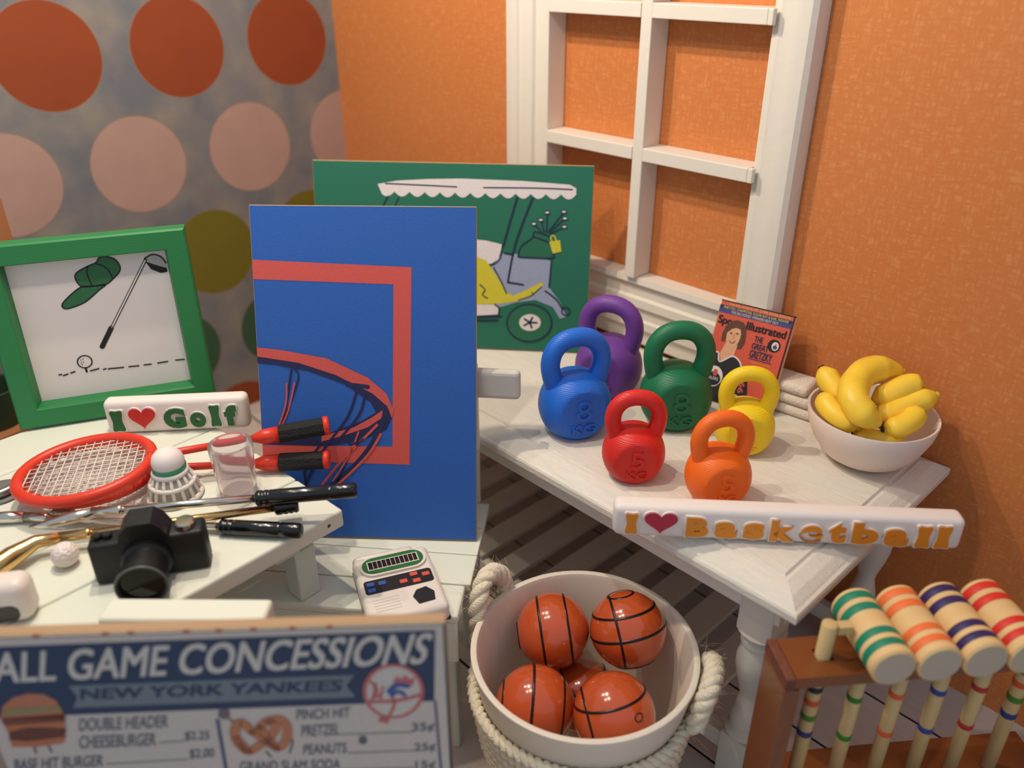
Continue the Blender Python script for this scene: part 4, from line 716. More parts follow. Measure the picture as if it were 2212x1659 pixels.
# ------------------------------------------------------------------ clay name signs
def heart_pts(w, h):
    pts = []
    for k in range(40):
        t = 2 * math.pi * k / 40
        x = 16 * math.sin(t) ** 3; y = 13 * math.cos(t) - 5 * math.cos(2 * t) - 2 * math.cos(3 * t) - math.cos(4 * t)
        pts.append((x / 32 * w, (y + 3) / 29 * h))
    return pts
FRONT = Matrix.Rotation(R(90), 4, 'X')       # x,y,z -> x,-z,y : drawing plane to the front face
def clay_sign(name, label, loc, ang, w, h, t, items, mcol, hcol):
    o = thing(name, label, 'sign', loc, R(ang))
    mb = MB().box(0, w, 0, t, 0, h, .014, 4)
    base = autosmooth(mb.obj('clay_block', CLAY, o), 60)
    for it in items:
        ch, x0, x1, z0, z1 = it
        for lay, (grow, ext, m_) in enumerate(((.0028, .0045, CLAY), (0.0, .0062, hcol if ch == '♥' else mcol))):
            if ch == '♥':
                p = MB(); q = heart_pts(x1 - x0 + 2 * grow, z1 - z0 + 2 * grow)
                p.prism([(a + (x0 + x1) / 2, b + (z0 + z1) / 2 + .003) for a, b in q], 0, ext, FRONT)
            elif ch in 'Il':
                w_, h_ = x1 - x0 + 2 * grow, z1 - z0 + 2 * grow; pts = []
                fl_ = [(.0, .04), (.12, .0), (.5, .03), (.88, .0), (1.0, .04), (.98, .2), (.92, .34), (.88, .5), (.91, .66), (.98, .82), (1.0, .95), (.86, 1.0), (.5, .97), (.14, 1.0), (.0, .93), (.04, .78), (.10, .6), (.12, .46), (.07, .3), (.02, .16)]
                p = MB(); p.prism([(x0 - grow + u_ * w_, z0 - grow + v_ * h_) for u_, v_ in fl_], 0, ext, FRONT)
            else:
                bm = text_bm(ch, .5, .055); xs = [v.co.x for v in bm.verts]; ys = [v.co.y for v in bm.verts]
                a0, a1, b0, b1 = min(xs), max(xs), min(ys), max(ys)
                for v in bm.verts:
                    u = (v.co.x - a0) / (a1 - a0); q = (v.co.y - b0) / (b1 - b0)
                    v.co = Vector((x0 - grow + u * (x1 - x0 + 2 * grow), z0 - grow + q * (z1 - z0 + 2 * grow), (v.co.z + .5) * ext))
                p = MB(); p.merge(bm, FRONT)
            nm = 'letter_rim' if lay == 0 else ('heart' if ch == '♥' else 'letter')
            p.obj(nm, m_, o)
    return o
RED_P = mat('red_paint', (206, 44, 40), .5); CRIMSON_P = mat('crimson_paint', (186, 44, 68), .5); GREEN_P = mat('green_paint', (30, 98, 52), .5); ORANGE_P = mat('orange_paint', (226, 138, 32), .5)
clay_sign('golf_sign', 'white clay sign reading I heart Golf in green letters', (1.052, -1.431, LZ + .001), 51.35, .348, .092, .042,
          [('I', .016, .046, .012, .070), ('♥', .060, .125, .012, .070), ('G', .143, .196, .014, .070), ('o', .206, .245, .014, .056), ('l', .256, .281, .014, .074), ('f', .291, .322, .014, .072)], GREEN_P, RED_P)
xs_ = [.022, .062, .148, .208, .268, .326, .388, .448, .496, .556, .624, .650]
bb = [('I', .024, .049, .013, .064), ('♥', .062, .130, .012, .064), ('B', .148, .194, .012, .060), ('a', .206, .252, .012, .052), ('s', .264, .306, .012, .052), ('k', .318, .366, .010, .062), ('e', .378, .422, .012, .052),
      ('t', .434, .468, .012, .062), ('b', .480, .532, .012, .064), ('a', .544, .592, .010, .052), ('l', .606, .634, .010, .062), ('l', .644, .672, .010, .064)]
clay_sign('basketball_sign', 'white clay sign reading I heart Basketball across the table corner', (2.180, -.818, .652), 42.23, .70, .076, .048, bb, ORANGE_P, CRIMSON_P)

# ------------------------------------------------------------------ kettlebells
def kettlebell(label, rgb, loc, ang, H, num, sheen=.45):
    s = H / .28
    o = thing('kettlebell', label, 'kettlebell', loc, R(ang), group='printed plastic kettlebells on the white table')
    m_ = mat('kettlebell_%d_%d_%d' % rgb, rgb, sheen, layers=.22, sss=.06)
    mb = MB(); prof = [(0, 0), (.050, 0), (.056, .003), (.070, .014), (.083, .034), (.091, .060), (.092, .080), (.089, .101), (.081, .122), (.069, .140), (.052, .154), (.028, .163), (0, .166)]
    pp = spline([(a, 0, b) for a, b in prof], 3)
    mb.lathe([(max(p.x, 0) * s, p.z * s) for p in pp], 56)
    for v in mb.bm.verts:
        if v.co.y < -.069 * s: v.co.y = -.069 * s
    autosmooth(mb.obj('body', m_, o), 30)
    path = [(-.046, 0, .108), (-.054, 0, .132), (-.0625, 0, .162), (-.0665, 0, .192), (-.060, 0, .222), (-.042, 0, .245), (-.016, 0, .2562), (.016, 0, .2562), (.042, 0, .245), (.060, 0, .222), (.0665, 0, .192), (.0625, 0, .162), (.054, 0, .132), (.046, 0, .108)]
    hp = spline([tuple(c * s for c in p) for p in path], 5)
    n = len(hp); rad = [(.0236 + .003 * abs(2 * i / (n - 1) - 1) ** 4) * s for i in range(n)]
    MB().tube(hp, rad, 18).obj('handle', m_, o)
    for txt, x0, x1, z0, z1 in ((num, -.020, .020, .062, .116), ('KG', -.030, .030, .028, .052)):
        bm = text_bm(txt, .5, .0); xs = [v.co.x for v in bm.verts]; ys = [v.co.y for v in bm.verts]; a0, a1, b0, b1 = min(xs), max(xs), min(ys), max(ys)
        for v in bm.verts:
            v.co = Vector(((x0 + (v.co.x - a0) / (a1 - a0) * (x1 - x0)) * s, (z0 + (v.co.y - b0) / (b1 - b0) * (z1 - z0)) * s, .0685 * s + (v.co.z + .5) * .0045 * s))
        p = MB(); p.merge(bm, FRONT); p.obj('embossed_mark', m_, o)
    return o
KZ = TZ + .0008
kettlebell('blue kettlebell embossed 8 KG in front of the purple one', (28, 104, 206), (1.829, -.556, KZ), 62, .28, '8')
kettlebell('purple kettlebell behind the blue one', (112, 62, 148), (1.752, -.335, KZ), 22, .28, '8')
kettlebell('dark green kettlebell beside the magazine', (18, 110, 70), (1.980, -.340, KZ), 48, .28, '8')
kettlebell('red kettlebell embossed 5 KG near the table edge', (214, 38, 30), (2.060, -.607, KZ), 48, .22, '5')
kettlebell('yellow kettlebell in front of the magazine', (240, 206, 30), (2.172, -.322, KZ), 40, .22, '5')
kettlebell('orange kettlebell standing behind the basketball sign', (240, 106, 22), (2.247, -.545, KZ), 54, .22, '5')

# folded towel behind the magazine
tw = thing('folded_towel', 'folded white towel behind the orange magazine', 'towel', (2.15, -.055, TZ + .0005), R(6))
TOW = mat('white_terry', (228, 216, 200), .9, bump=.8, bscale=160)
for k in range(3): autosmooth(MB().box(-.075 + .004 * k, .082 - .012 * k, -.05, .045 - .004 * k, .0002 + k * .031, .030 + k * .031, .0135, 3).obj('fold', TOW, tw), 60)

# ------------------------------------------------------------------ bowl of bananas
bw = MB(); prof = [(0, .0), (.062, 0), (.072, .003), (.100, .022), (.124, .056), (.140, .094), (.146, .126), (.1445, .130), (.1395, .128), (.132, .096), (.115, .058), (.088, .026), (.055, .012), (0, .010)]
bw.lathe(prof, 56)
bowl = tag(autosmooth(bw.obj('fruit_bowl', mat('bowl_ceramic', (232, 216, 204), .4), None, (2.399, -.149, TZ + .0006)), 50), 'white bowl piled with bananas on the table end', 'bowl')
BAN = mat('banana_skin', (248, 206, 62), .42, var=.08, vscale=18, sss=.08); TIP = mat('banana_tip', (46, 36, 30), .5); STEM = mat('banana_stem', (214, 178, 60), .5)
bananas = [
    ('banana with its dark tip leaning over the bowl rim beside the magazine', [(2.264, -.160, .845), (2.300, -.178, .824), (2.346, -.190, .797), (2.388, -.198, .774)], .029),
    ('low banana lying along the bowl rim under a leaning one', [(2.303, -.222, .812), (2.338, -.248, .800), (2.374, -.256, .788), (2.408, -.246, .778)], .027),
    ('big arched banana on top of the pile', [(2.452, -.242, .803), (2.420, -.262, .824), (2.382, -.244, .848), (2.361, -.170, .864), (2.376, -.104, .864), (2.410, -.062, .854)], .034),
    ('banana resting under the arch of the big one', [(2.398, -.160, .806), (2.424, -.128, .828), (2.446, -.094, .843), (2.464, -.074, .842)], .029),
    ('banana pointing out over the bowl rim away from the magazine', [(2.420, -.196, .780), (2.446, -.152, .798), (2.474, -.106, .816), (2.500, -.072, .830)], .028),
    ('short banana with dark tip at the front rim of the bowl', [(2.456, -.222, .784), (2.480, -.198, .790), (2.492, -.162, .800), (2.486, -.124, .806)], .026),
    ('banana lying low inside the front wall of the bowl', [(2.400, -.236, .757), (2.436, -.234, .755), (2.468, -.214, .757), (2.482, -.184, .760)], .024),
]
for label, pts, r_ in bananas:
    base = Vector(pts[1]); o = thing('banana', label, 'banana', tuple(base), group='bananas in the white bowl')
    sp_ = spline([Vector(p) - base for p in pts], 7); n = len(sp_)
    rad = []
    for i in range(n):
        t = i / (n - 1); rad.append(r_ * (min(1, .30 + 3.6 * t) if t < .2 else (min(1, .36 + 3.2 * (1 - t)) if t > .8 else 1.0)))
    MB().tube(sp_, rad, 8).obj('peel', BAN, o, smooth=True)
    d0 = (sp_[0] - sp_[1]).normalized(); d1 = (sp_[-1] - sp_[-2]).normalized()
    MB().tube([sp_[0] - d0 * .001, sp_[0] + d0 * .004, sp_[0] + d0 * .006], [rad[0] * 1.02, rad[0] * .95, rad[0] * .5], 8).obj('tip', TIP, o)
    MB().tube([sp_[-1] - d1 * .001, sp_[-1] + d1 * .006, sp_[-1] + d1 * .008], [rad[-1] * 1.0, rad[-1] * .8, rad[-1] * .6], 8).obj('stem', TIP if 'dark' in label else STEM, o)

# ------------------------------------------------------------------ bucket of basketballs
BC = (2.186, -.898); RZ = .40
bk = thing('rope_bucket', 'white bucket with twisted rope handles full of basketballs', 'bucket', (BC[0], BC[1], .0005))
bprof = [(0, 0), (.178, 0), (.184, .004), (.243, RZ - .02), (.247, RZ - .008), (.2465, RZ - .002), (.242, RZ), (.234, RZ - .002), (.230, RZ - .012), (.172, .012), (0, .010)]
autosmooth(MB().lathe(bprof, 80).obj('body', mat('bucket_clay', (226, 214, 196), .5, bump=.06, bscale=30), bk), 50)
ROPE = mat('cotton_rope', (232, 220, 194), .85, bump=1.0, bscale=90, bstretch=(1, 1, 4))
def twisted(path, r_, turns, strands=2, seg=8, closed=False):
    P_ = [Vector(p) for p in path]; n = len(P_); out = []
    for s_ in range(strands):
        pts = []
        ref = None
        for i in range(n):
            t = (P_[(i + 1) % n] - P_[i - 1]) if closed else (P_[min(i + 1, n - 1)] - P_[max(i - 1, 0)]); t.normalize()
            if ref is None: ref = Vector((0, 0, 1)) if abs(t.z) < .9 else Vector((1, 0, 0))
            u = (ref - t * ref.dot(t)).normalized(); ref = u; w = t.cross(u)
            a = 2 * math.pi * (turns * i / (n if closed else n - 1) + s_ / strands)
            pts.append(P_[i] + (u * math.cos(a) + w * math.sin(a)) * r_ * .62)
        out.append(pts)
    return out
def rope(path, r_, turns, name, closed=False, strands=2):
    mb = MB()
    for p in twisted(path, r_, turns, strands, closed=closed): mb.tube(p, r_ * .75, 7, closed=closed)
    return mb.obj(name, ROPE, bk)
for ca, nm in ((R(191), 0), (R(30), 1)):
    er = Vector((math.cos(ca), math.sin(ca), 0)); et = Vector((-math.sin(ca), math.cos(ca), 0))
    arch = []
    for p in (((-.062, .250, .30), (-.060, .252, .37), (-.05, .255, .43), (-.018, .258, .465), (.018, .258, .465), (.05, .250, .43), (.060, .246, .37), (.062, .246, .30)) if nm == 0 else ((-.07, .250, .31), (-.066, .258, .36), (-.05, .268, .395), (-.015, .274, .405), (.02, .274, .40), (.05, .268, .385), (.066, .258, .35), (.07, .250, .31))):
        arch.append(et * p[0] + er * p[1] + Vector((0, 0, p[2])))
    rope(spline(arch, 9), .0165, 4.0, 'rope_handle', strands=3)
for k in range(6):
    z = .30 - k * .026; rr = .186 + (.243 - .186) * (z / (RZ - .02)) + .012
    rope([(rr * math.cos(a * 2 * math.pi / 160), rr * math.sin(a * 2 * math.pi / 160), z + .004 * math.sin(a / 9 + k)) for a in range(160)], .0115, 42, 'rope_coil', closed=True)
mb = MB()
for _ in range(600):
    ca = random.choice((R(191), R(30))) + random.gauss(0, .16)
    z = random.uniform(.31, .47 if math.cos(ca) < 0 else .41) if random.random() < .95 else random.uniform(.24, .31); rr = .262 + random.uniform(-.012, .012) if z > .31 else .247
    p = Vector((rr * math.cos(ca), rr * math.sin(ca), z)); d = Vector((math.cos(ca) + random.gauss(0, .8), math.sin(ca) + random.gauss(0, .8), random.gauss(.2, .8))).normalized()
    e = Vector((random.gauss(0, 1), random.gauss(0, 1), random.gauss(0, 1))) * .012; L_ = random.uniform(.008, .026)
    mb.tube([p, p + d * L_ * .5 + e * .5, p + d * L_ + e * 1.3], [.0004, .0003, .0002], 3, cap=False)
tag(mb.obj('rope_fibres', mat('rope_fibre', (220, 204, 170), .8), bk), 'loose cotton fibres of the rope', kind='stuff')
BB = mat('glossy_basketball', (196, 82, 36), .16, coat=.7, var=.08, vscale=10)
SEAM = mat('ball_seam', (26, 14, 10), .3)
CR, CU, CN = Vector((.688, .726, 0)), Vector((-.339, .322, .884)), Vector((.641, -.608, .468))   # seam axes of the balls as they lie
def ball_frame(roll):
    a = R(roll); x = CR * math.cos(a) + CU * math.sin(a); z = -CR * math.sin(a) + CU * math.cos(a)
    return Matrix((x, z.cross(x), z)).transposed().to_euler()
balls = [('glossy basketball with two upright seams under the rope handle', (2.061, -.864, .333), 8, [('x', -.026), ('x', .034), ('x', -.078)]),
         ('glossy basketball with crossed seams against the far bucket wall', (2.200, -.764, .368), 12, [('x', -.026), ('z', .0), ('z', .046), ('z', .078), ('z', -.07)]),
         ('glossy basketball with a small ring mark at the near bucket wall', (2.306, -.934, .321), 14, [('x', -.052), ('z', .038), ('z', -.030)]),
         ('half hidden glossy basketball low at the near bucket wall', (2.157, -1.018, .288), -6, [('x', -.01), ('x', .055), ('x', -.07)]),
         ('basketball at the bottom of the bucket under the others', (2.150, -.850, .180), 40, [('x', 0), ('z', .02)])]
def seam_path(axis, off, r_):
    rr = math.sqrt(max(r_ * r_ - off * off, 0)); out = []
    for k in range(48):
        a = 2 * math.pi * k / 48; c, s_ = rr * math.cos(a), rr * math.sin(a)
        out.append((off, c, s_) if axis == 'x' else (c, s_, off))
    return out
for i, (label, loc, roll, seams) in enumerate(balls):
    r_ = .0862
    o = thing('basketball', label, 'ball', loc, rot=ball_frame(roll), group='basketballs in the bucket')
    MB().lathe([(r_ * math.sin(math.pi * k / 28), -r_ * math.cos(math.pi * k / 28)) for k in range(29)], 48).obj('ball', BB, o, smooth=True)
    for ax, off in seams:
        MB().tube(seam_path(ax, off, r_ - .0032), .0046, 8, closed=True).obj('seam', SEAM, o)
    if i == 2: MB().tube([(.045 + .008 * math.cos(a * math.pi / 8), -math.sqrt(r_ * r_ - (.045 + .008 * math.cos(a * math.pi / 8)) ** 2 - (.012 + .008 * math.sin(a * math.pi / 8)) ** 2), .012 + .008 * math.sin(a * math.pi / 8)) for a in range(16)], .0014, 5, closed=True).obj('ring_mark', SEAM, o)

# ------------------------------------------------------------------ croquet stand and mallets
CA = 52.0
cs = thing('croquet_stand', 'brown wooden croquet rack with slotted top rail holding striped mallets', 'rack', (2.609, -.85, 0), R(CA))
BROWN = mat('brown_varnish', (122, 66, 30), .35, var=.25, vscale=7, vstretch=(1, 1, .25), coat=.2, bump=.15, bscale=20); BROWN2 = mat('brown_endgrain', (112, 62, 42), .6, var=.25, vscale=60)
# front edge at local y=0, rack depth to y=.095
SL = .62
for y0, y1 in ((0, .0345), (.0655, .095)): MB().box(.018, SL, y0, y1, .574, .5995).obj('top_rail', BROWN, cs)
holes = [.088] + [.172 + k * .0835 for k in range(4)] + [.506]
edges_ = [.018] + [e for hcx in holes for e in (hcx - .0155, hcx + .0155)] + [SL]
for e0, e1 in zip(edges_[::2], edges_[1::2]): MB().box(e0, e1, .0345, .0655, .574, .5995).obj('rail_spacer', BROWN, cs)
MB().box(0, .0175, -.002, .097, .5700, .6000, .002).obj('end_cap', BROWN2, cs)
for x0 in (.0, SL + .0005): MB().box(x0, x0 + .03, .0, .095, 0, .5695, .002).obj('end_post', BROWN, cs)
MB().box(.0305, SL - .0005, -.03, .125, .215, .24, .002).obj('lower_shelf', BROWN, cs)
for x0 in (-.003,): MB().box(x0 - .001, x0 + .029, -.06, .16, 0, .02, .002)
PALE = mat('pale_wood', (226, 190, 132), .6, var=.1, vscale=8, vstretch=(1, 1, .2), bump=.2, bscale=25); PALE2 = mat('pale_handle', (206, 176, 122), .6, var=.15, vscale=20, vstretch=(1, 1, .1))
GREY_END = mat('mallet_end', (186, 172, 150), .7)
stripes = [('green', (20, 128, 96), (44, 120, 36)), ('orange', (236, 116, 58), (214, 92, 46)), ('navy', (50, 38, 92), (48, 66, 140)), ('red', (218, 50, 38), (176, 44, 40))]
HR = .0405
for i, (cn, hc, bc) in enumerate(stripes):
    xk = .172 + i * .0835; hz = .6005 + HR
    rootm = Matrix.Translation((2.609, -.85, 0)) @ Matrix.Rotation(R(CA), 4, 'Z') @ Matrix.Translation((xk, .05, hz))
    o = thing('croquet_mallet', 'croquet mallet with %s striped head hanging in the brown rack' % cn, 'mallet', tuple(rootm.translation), R(CA), group='croquet mallets in the rack')
    AX = Matrix.Rotation(R(90), 4, 'X')
    hL = .082
    hd = autosmooth(MB().lathe([(0, -hL), (HR - .006, -hL), (HR, -hL + .006), (HR, hL - .004), (HR - .004, hL), (0, hL)], 32, AX).obj('head', PALE, o), 30)
    MB().lathe([(0, hL + .0004), (HR - .006, hL + .0004), (HR - .0045, hL + .0002)], 32, AX).obj('end_face', GREY_END, o)
    SM = mat('stripe_' + cn, hc, .55)
    for z0, z1 in ((-.070, -.052), (-.040, -.022), (.020, .036), (.047, .063)):
        MB().lathe([(HR + .0003, z0), (HR + .0006, z0 + .0005), (HR + .0006, z1 - .0005), (HR + .0003, z1)], 32, AX).obj('stripe', SM, hd)
    hz_len = hz - .242
    hn = MB().lathe([(0, -hz_len), (.0135, -hz_len), (.0135, -HR - .0005), (0, -HR - .0005)], 10).obj('handle', PALE2, o)
    HBm = mat('band_' + cn, bc, .6)
    for zz in (-.165, -.27):
        MB().lathe([(.0136, zz), (.0144, zz + .001), (.0144, zz + .013), (.0136, zz + .014)], 14).obj('band', HBm, hn)
for (xk, top, lab) in ((.088, .675, 'pale wooden stake with colour bands and a square peg standing up out of the rack'), (.506, .66, 'pale wooden stake with colour bands beside the red striped mallet')):
    rootm = Matrix.Translation((2.609, -.85, 0)) @ Matrix.Rotation(R(CA), 4, 'Z') @ Matrix.Translation((xk, .05, .242))
    o = thing('croquet_stake', lab, 'stake', tuple(rootm.translation), R(CA))
    pole = MB().lathe([(0, 0), (.014, 0), (.014, top - .242 - .001), (.012, top - .242), (0, top - .242)], 10).obj('pole', PALE2, o)
    if xk < .2: MB().box(.014, .04, -.009, .009, top - .242 - .022, top - .242 - .004, .001).obj('peg', PALE2, o)
    for zz, c in ((.27, (30, 34, 40)), (.235, (206, 84, 40)), (.195, (70, 120, 40)), (.31, (180, 50, 46)), (.15, (40, 52, 110))):
        MB().lathe([(.0141, zz), (.0148, zz + .001), (.0148, zz + .014), (.0141, zz + .015)], 14).obj('band', mat('sband_%d_%d_%d' % c, c, .6), pole)

# ------------------------------------------------------------------ hand-held game
gm = thing('handheld_game', 'white handheld electronic football game on the mint bench seat', 'toy', (1.838, -1.128, .4508), R(66))
gw, gl = .088, .108
mb = MB().box(-gw, gw, -gl, gl, 0, .05, .014, 4).box(-gw + .004, gw - .03, gl - .002, gl + .02, .004, .044, .012, 3)
autosmooth(mb.obj('case', PLASTIC_W, gm), 50)
MB().box(-gw - .0004, gw + .0004, -gl - .0004, gl + .0004, .008, .0125, .002).obj('case_seam', BLACK_PL, gm)
def stadium(x0, x1, y0, y1, r_=None, n=8):
    r_ = r_ or (y1 - y0) / 2; pts = []
    for cx, cy, a0 in ((x1 - r_, y1 - r_, 0), (x0 + r_, y1 - r_, 90), (x0 + r_, y0 + r_, 180), (x1 - r_, y0 + r_, 270)):
        for k in range(n + 1): a = R(a0 + 90 * k / n); pts.append((cx + r_ * math.cos(a), cy + r_ * math.sin(a)))
    return pts
autosmooth(MB().prism(stadium(-.076, .076, .030, .094), .0495, .056).obj('screen_bezel', PLASTIC_W, gm), 40)
MB().prism(stadium(-.070, .070, .035, .089), .056, .0572).obj('screen_field', mat('game_green', (34, 104, 46), .4), gm)
MB().box(-.058, .058, .047, .077, .0572, .0578).obj('display', mat('display_white', (226, 220, 210), .5), gm)
MB().box(-.0555, .0555, .0495, .0745, .0578, .0582).obj('display_glass', mat('display_dark', (34, 26, 26), .2), gm)
mb = MB()
for k in range(10): mb.box(-.046 + k * .0102, -.045 + k * .0102, .0495, .0745, .0582, .0586)
mb.obj('display_grid', mat('display_white', (226, 220, 210), .5), gm)
MB().prism(stadium(-.076, .076, -.022, .022, .008), .0495, .0512).obj('button_panel', BLACK_PL, gm)
BLU = mat('button_blue', (50, 84, 164), .5); ORG = mat('button_red', (212, 84, 62), .5)
for x, y, m_ in ((-.062, .008, BLU), (-.062, -.011, BLU), (-.036, .006, BLU), (.010, -.004, ORG), (.036, .012, ORG), (.038, -.011, ORG), (.062, .004, ORG)):
    MB().box(x - .0085, x + .0085, y - .006, y + .006, .0512, .0528, .0008, 1).obj('button', m_, gm)
MB().prism([(.018, -.058), (.030, -.040), (.052, -.036), (.066, -.056), (.062, -.082), (.026, -.084)], .0495, .0515).obj('home_plate', BLACK_PL, gm)
mb = MB()
for k in range(5): mb.box(-.066, -.010, -.044 - k * .009, -.040 - k * .009, .0495, .0512, .0008, 1)
mb.obj('speaker_grille', PLASTIC_W, gm)

# ------------------------------------------------------------------ badminton rackets
RED_F = mat('red_plastic', (218, 58, 36), .35); STRING = mat('white_string', (226, 214, 204), .5)
def racket(label, hc, he, grip_end, rz_tilt=0.0):
    """hc head centre, he handle end (world)"""
    hc, he = Vector(hc), Vector(he); d = (he - hc); Lh = d.length; d.normalize()
    zup = Vector((0, 0, 1)); zup = (zup - d * zup.dot(d)).normalized(); side = zup.cross(d)
    M3 = Matrix((d, side, zup)).transposed()
    o = thing('badminton_racket', label, 'racket', tuple(hc), rot=M3.to_euler(), group='badminton rackets on the low table')
    a, b = .138, .122
    ring = [(a * math.cos(t * 2 * math.pi / 56), b * math.sin(t * 2 * math.pi / 56), 0) for t in range(56)]
    f_ = MB().tube(ring, .0128, 10, closed=True); f_.obj('hoop', RED_F, o)
    mb = MB()
    for k in range(-7, 8):
        x = k * .0172; yy = b * math.sqrt(max(0, 1 - (x / a) ** 2)) - .004
        mb.tube([(x, -yy, .001), (x, yy, .001)], .0016, 5)
        if abs(k) < 7:
            y = k * .0172; xx = a * math.sqrt(max(0, 1 - (y / b) ** 2)) - .004
            mb.tube([(-xx, y, -.0005), (xx, y, -.0005)], .0016, 5)
    mb.obj('string_bed', STRING, o)
    MB().tube([(a - .006, 0, 0), (a + .03, 0, 0), (Lh - .17, 0, 0)], [.014, .009, .008], 10).obj('shaft', RED_F, o)
    MB().tube([(Lh - .175, 0, 0), (Lh - .15, 0, 0), (Lh - .115, 0, 0)], [.009, .018, .019], 8).obj('collar', RED_F, o)
    MB().tube([(Lh - .1145, 0, 0), (Lh - .014, 0, 0)], .0215, 8, ).obj('grip', mat('black_grip', (22, 20, 20), .75, bump=.8, bscale=220), o, smooth=False)
    MB().tube([(Lh - .0135, 0, 0), (Lh - .004, 0, 0), (Lh, 0, 0)], [.022, .0225, .019], 10).obj('butt_cap', RED_F, o)
    return o
racket('red badminton racket whose grip tilts up in front of the hoop board', (1.283, -1.550, .728), (1.541, -1.086, .758), None)
racket('red badminton racket lying lower under the other with straight grip', (1.237, -1.534, .689), (1.565, -1.110, .684), None)
cb = thing('clear_block', 'small clear plastic block propping up the racket heads', 'block', (1.325, -1.630, LZ + .0006), R(30))
MB().box(-.022, .022, -.02, .02, 0, .0145, .003).obj('block', mat('frosted_clear', (206, 200, 190), .25, trans=.6), cb)

# shuttlecock
sc_ = thing('shuttlecock', 'white shuttlecock with green band standing cork up', 'shuttlecock', (1.419, -1.419, LZ + .0006))
CORK = mat('shuttle_cork', (230, 220, 214), .6); SK = mat('shuttle_skirt', (226, 218, 210), .5)
autosmooth(MB().lathe([(.030, .075), (.034, .083), (.035, .092), (.031, .106), (.022, .116), (.010, .1205), (0, .1215)], 28).obj('cork', CORK, sc_), 60)
MB().lathe([(.0335, .0715), (.0355, .074), (.0360, .080), (.0345, .083)], 28).obj('band', mat('shuttle_green', (60, 150, 108), .5), sc_)
mb = MB()
for k in range(16):
    a = 2 * math.pi * k / 16
    mb.tube([(.030 * math.cos(a), .030 * math.sin(a), .073), (.046 * math.cos(a), .046 * math.sin(a), .04), (.055 * math.cos(a), .055 * math.sin(a), .008)], [.0035, .0042, .0042], 6)
mb.obj('ribs', SK, sc_)
MB().lathe([(.029, .074), (.043, .042), (.052, .010), (.0505, .010), (.0415, .042), (.0275, .074)], 32).obj('skirt', mat('shuttle_mesh', (196, 188, 178), .6, trans=.3), sc_)
for z, r_, w in ((.006, .0555, .006), (.040, .0465, .005), (.066, .034, .006)):
    MB().tube([(r_ * math.cos(a * math.pi / 20), r_ * math.sin(a * math.pi / 20), z) for a in range(40)], w, 8, closed=True).obj('ring', SK, sc_)

# clear cup
cupm = mat('clear_plastic', (244, 236, 238), .14, trans=.88, ior=1.12)
autosmooth(MB().lathe([(0, 0), (.038, 0), (.040, .003), (.0475, .124), (.046, .127), (.039, .127), (.0375, .124), (.033, .014), (0, .012)], 40).obj('cup', cupm), 50)
cup = bpy.data.objects['cup']; cup.name = 'clear_cup'; cup.location = (1.503, -1.310, LZ + .0006); tag(cup, 'small clear plastic tumbler beside the racket handles', 'cup')

# golf clubs
def club(label, pts_shaft, grip_len, head_pts, head_r, metal, flat=.5):
    A_, B_2 = Vector(pts_shaft[0]), Vector(pts_shaft[1])   # grip end, hosel
    o = thing('golf_club', label, 'golf club', tuple(B_2), group='golf clubs on the low table')
    d = (A_ - B_2); Lc = d.length; d.normalize()
    P_ = lambda s_: d * s_
    MB().tube([P_(0), P_(Lc - grip_len)], .0085, 12).obj('shaft', metal, o)
    g0 = Lc - grip_len
    rs = [(0, .012), (.004, .0165), (.014, .0165), (.016, .0145), (.020, .0165), (.026, .0165), (.028, .0145), (.032, .0165), (grip_len * .72, .0165), (grip_len * .72 + .003, .0145), (grip_len * .72 + .007, .0165), (grip_len - .006, .0165), (grip_len - .001, .0145), (grip_len, .010)]
    MB().tube([P_(g0 + s_) for s_, _ in rs], [q for _, q in rs], 16).obj('grip', BLACK_GLOSS, o)
    MB().tube([P_(-.002), P_(.05), P_(.056), P_(.06)], [.011, .0105, .012, .0085], 12).obj('hosel', metal, o)
    hp = [Vector(p) - B_2 for p in head_pts]
    MB().tube(spline(hp, 5), head_r, 12).obj('head', metal, o) if not isinstance(head_r, list) else MB().tube(hp, head_r, 14).obj('head', metal, o)
    return o
club('silver golf club lying nearest the shuttlecock and cup', [(1.772, -1.168, .733), (1.442, -1.592, .716)], .21, [(1.446, -1.587, .7162), (1.418, -1.630, .708), (1.396, -1.664, .700), (1.374, -1.698, .697)], [.0105, .013, .010, .003], SILVER)
club('silver golf club running behind the black camera', [(1.746, -1.292, .6778), (1.288, -1.694, .6735)], .175, [(1.292, -1.690, .6735), (1.268, -1.719, .6745), (1.243, -1.754, .6745)], [.0115, .013, .012], SILVER)
club('gold toned golf club with long head beside the golf ball', [(1.688, -1.262, .698), (1.447, -1.664, .694)], .05, [(1.449, -1.661, .694), (1.430, -1.702, .694), (1.440, -1.750, .690), (1.458, -1.80, .686), (1.472, -1.84, .684)], [.0105, .014, .021, .022, .010], GOLD)

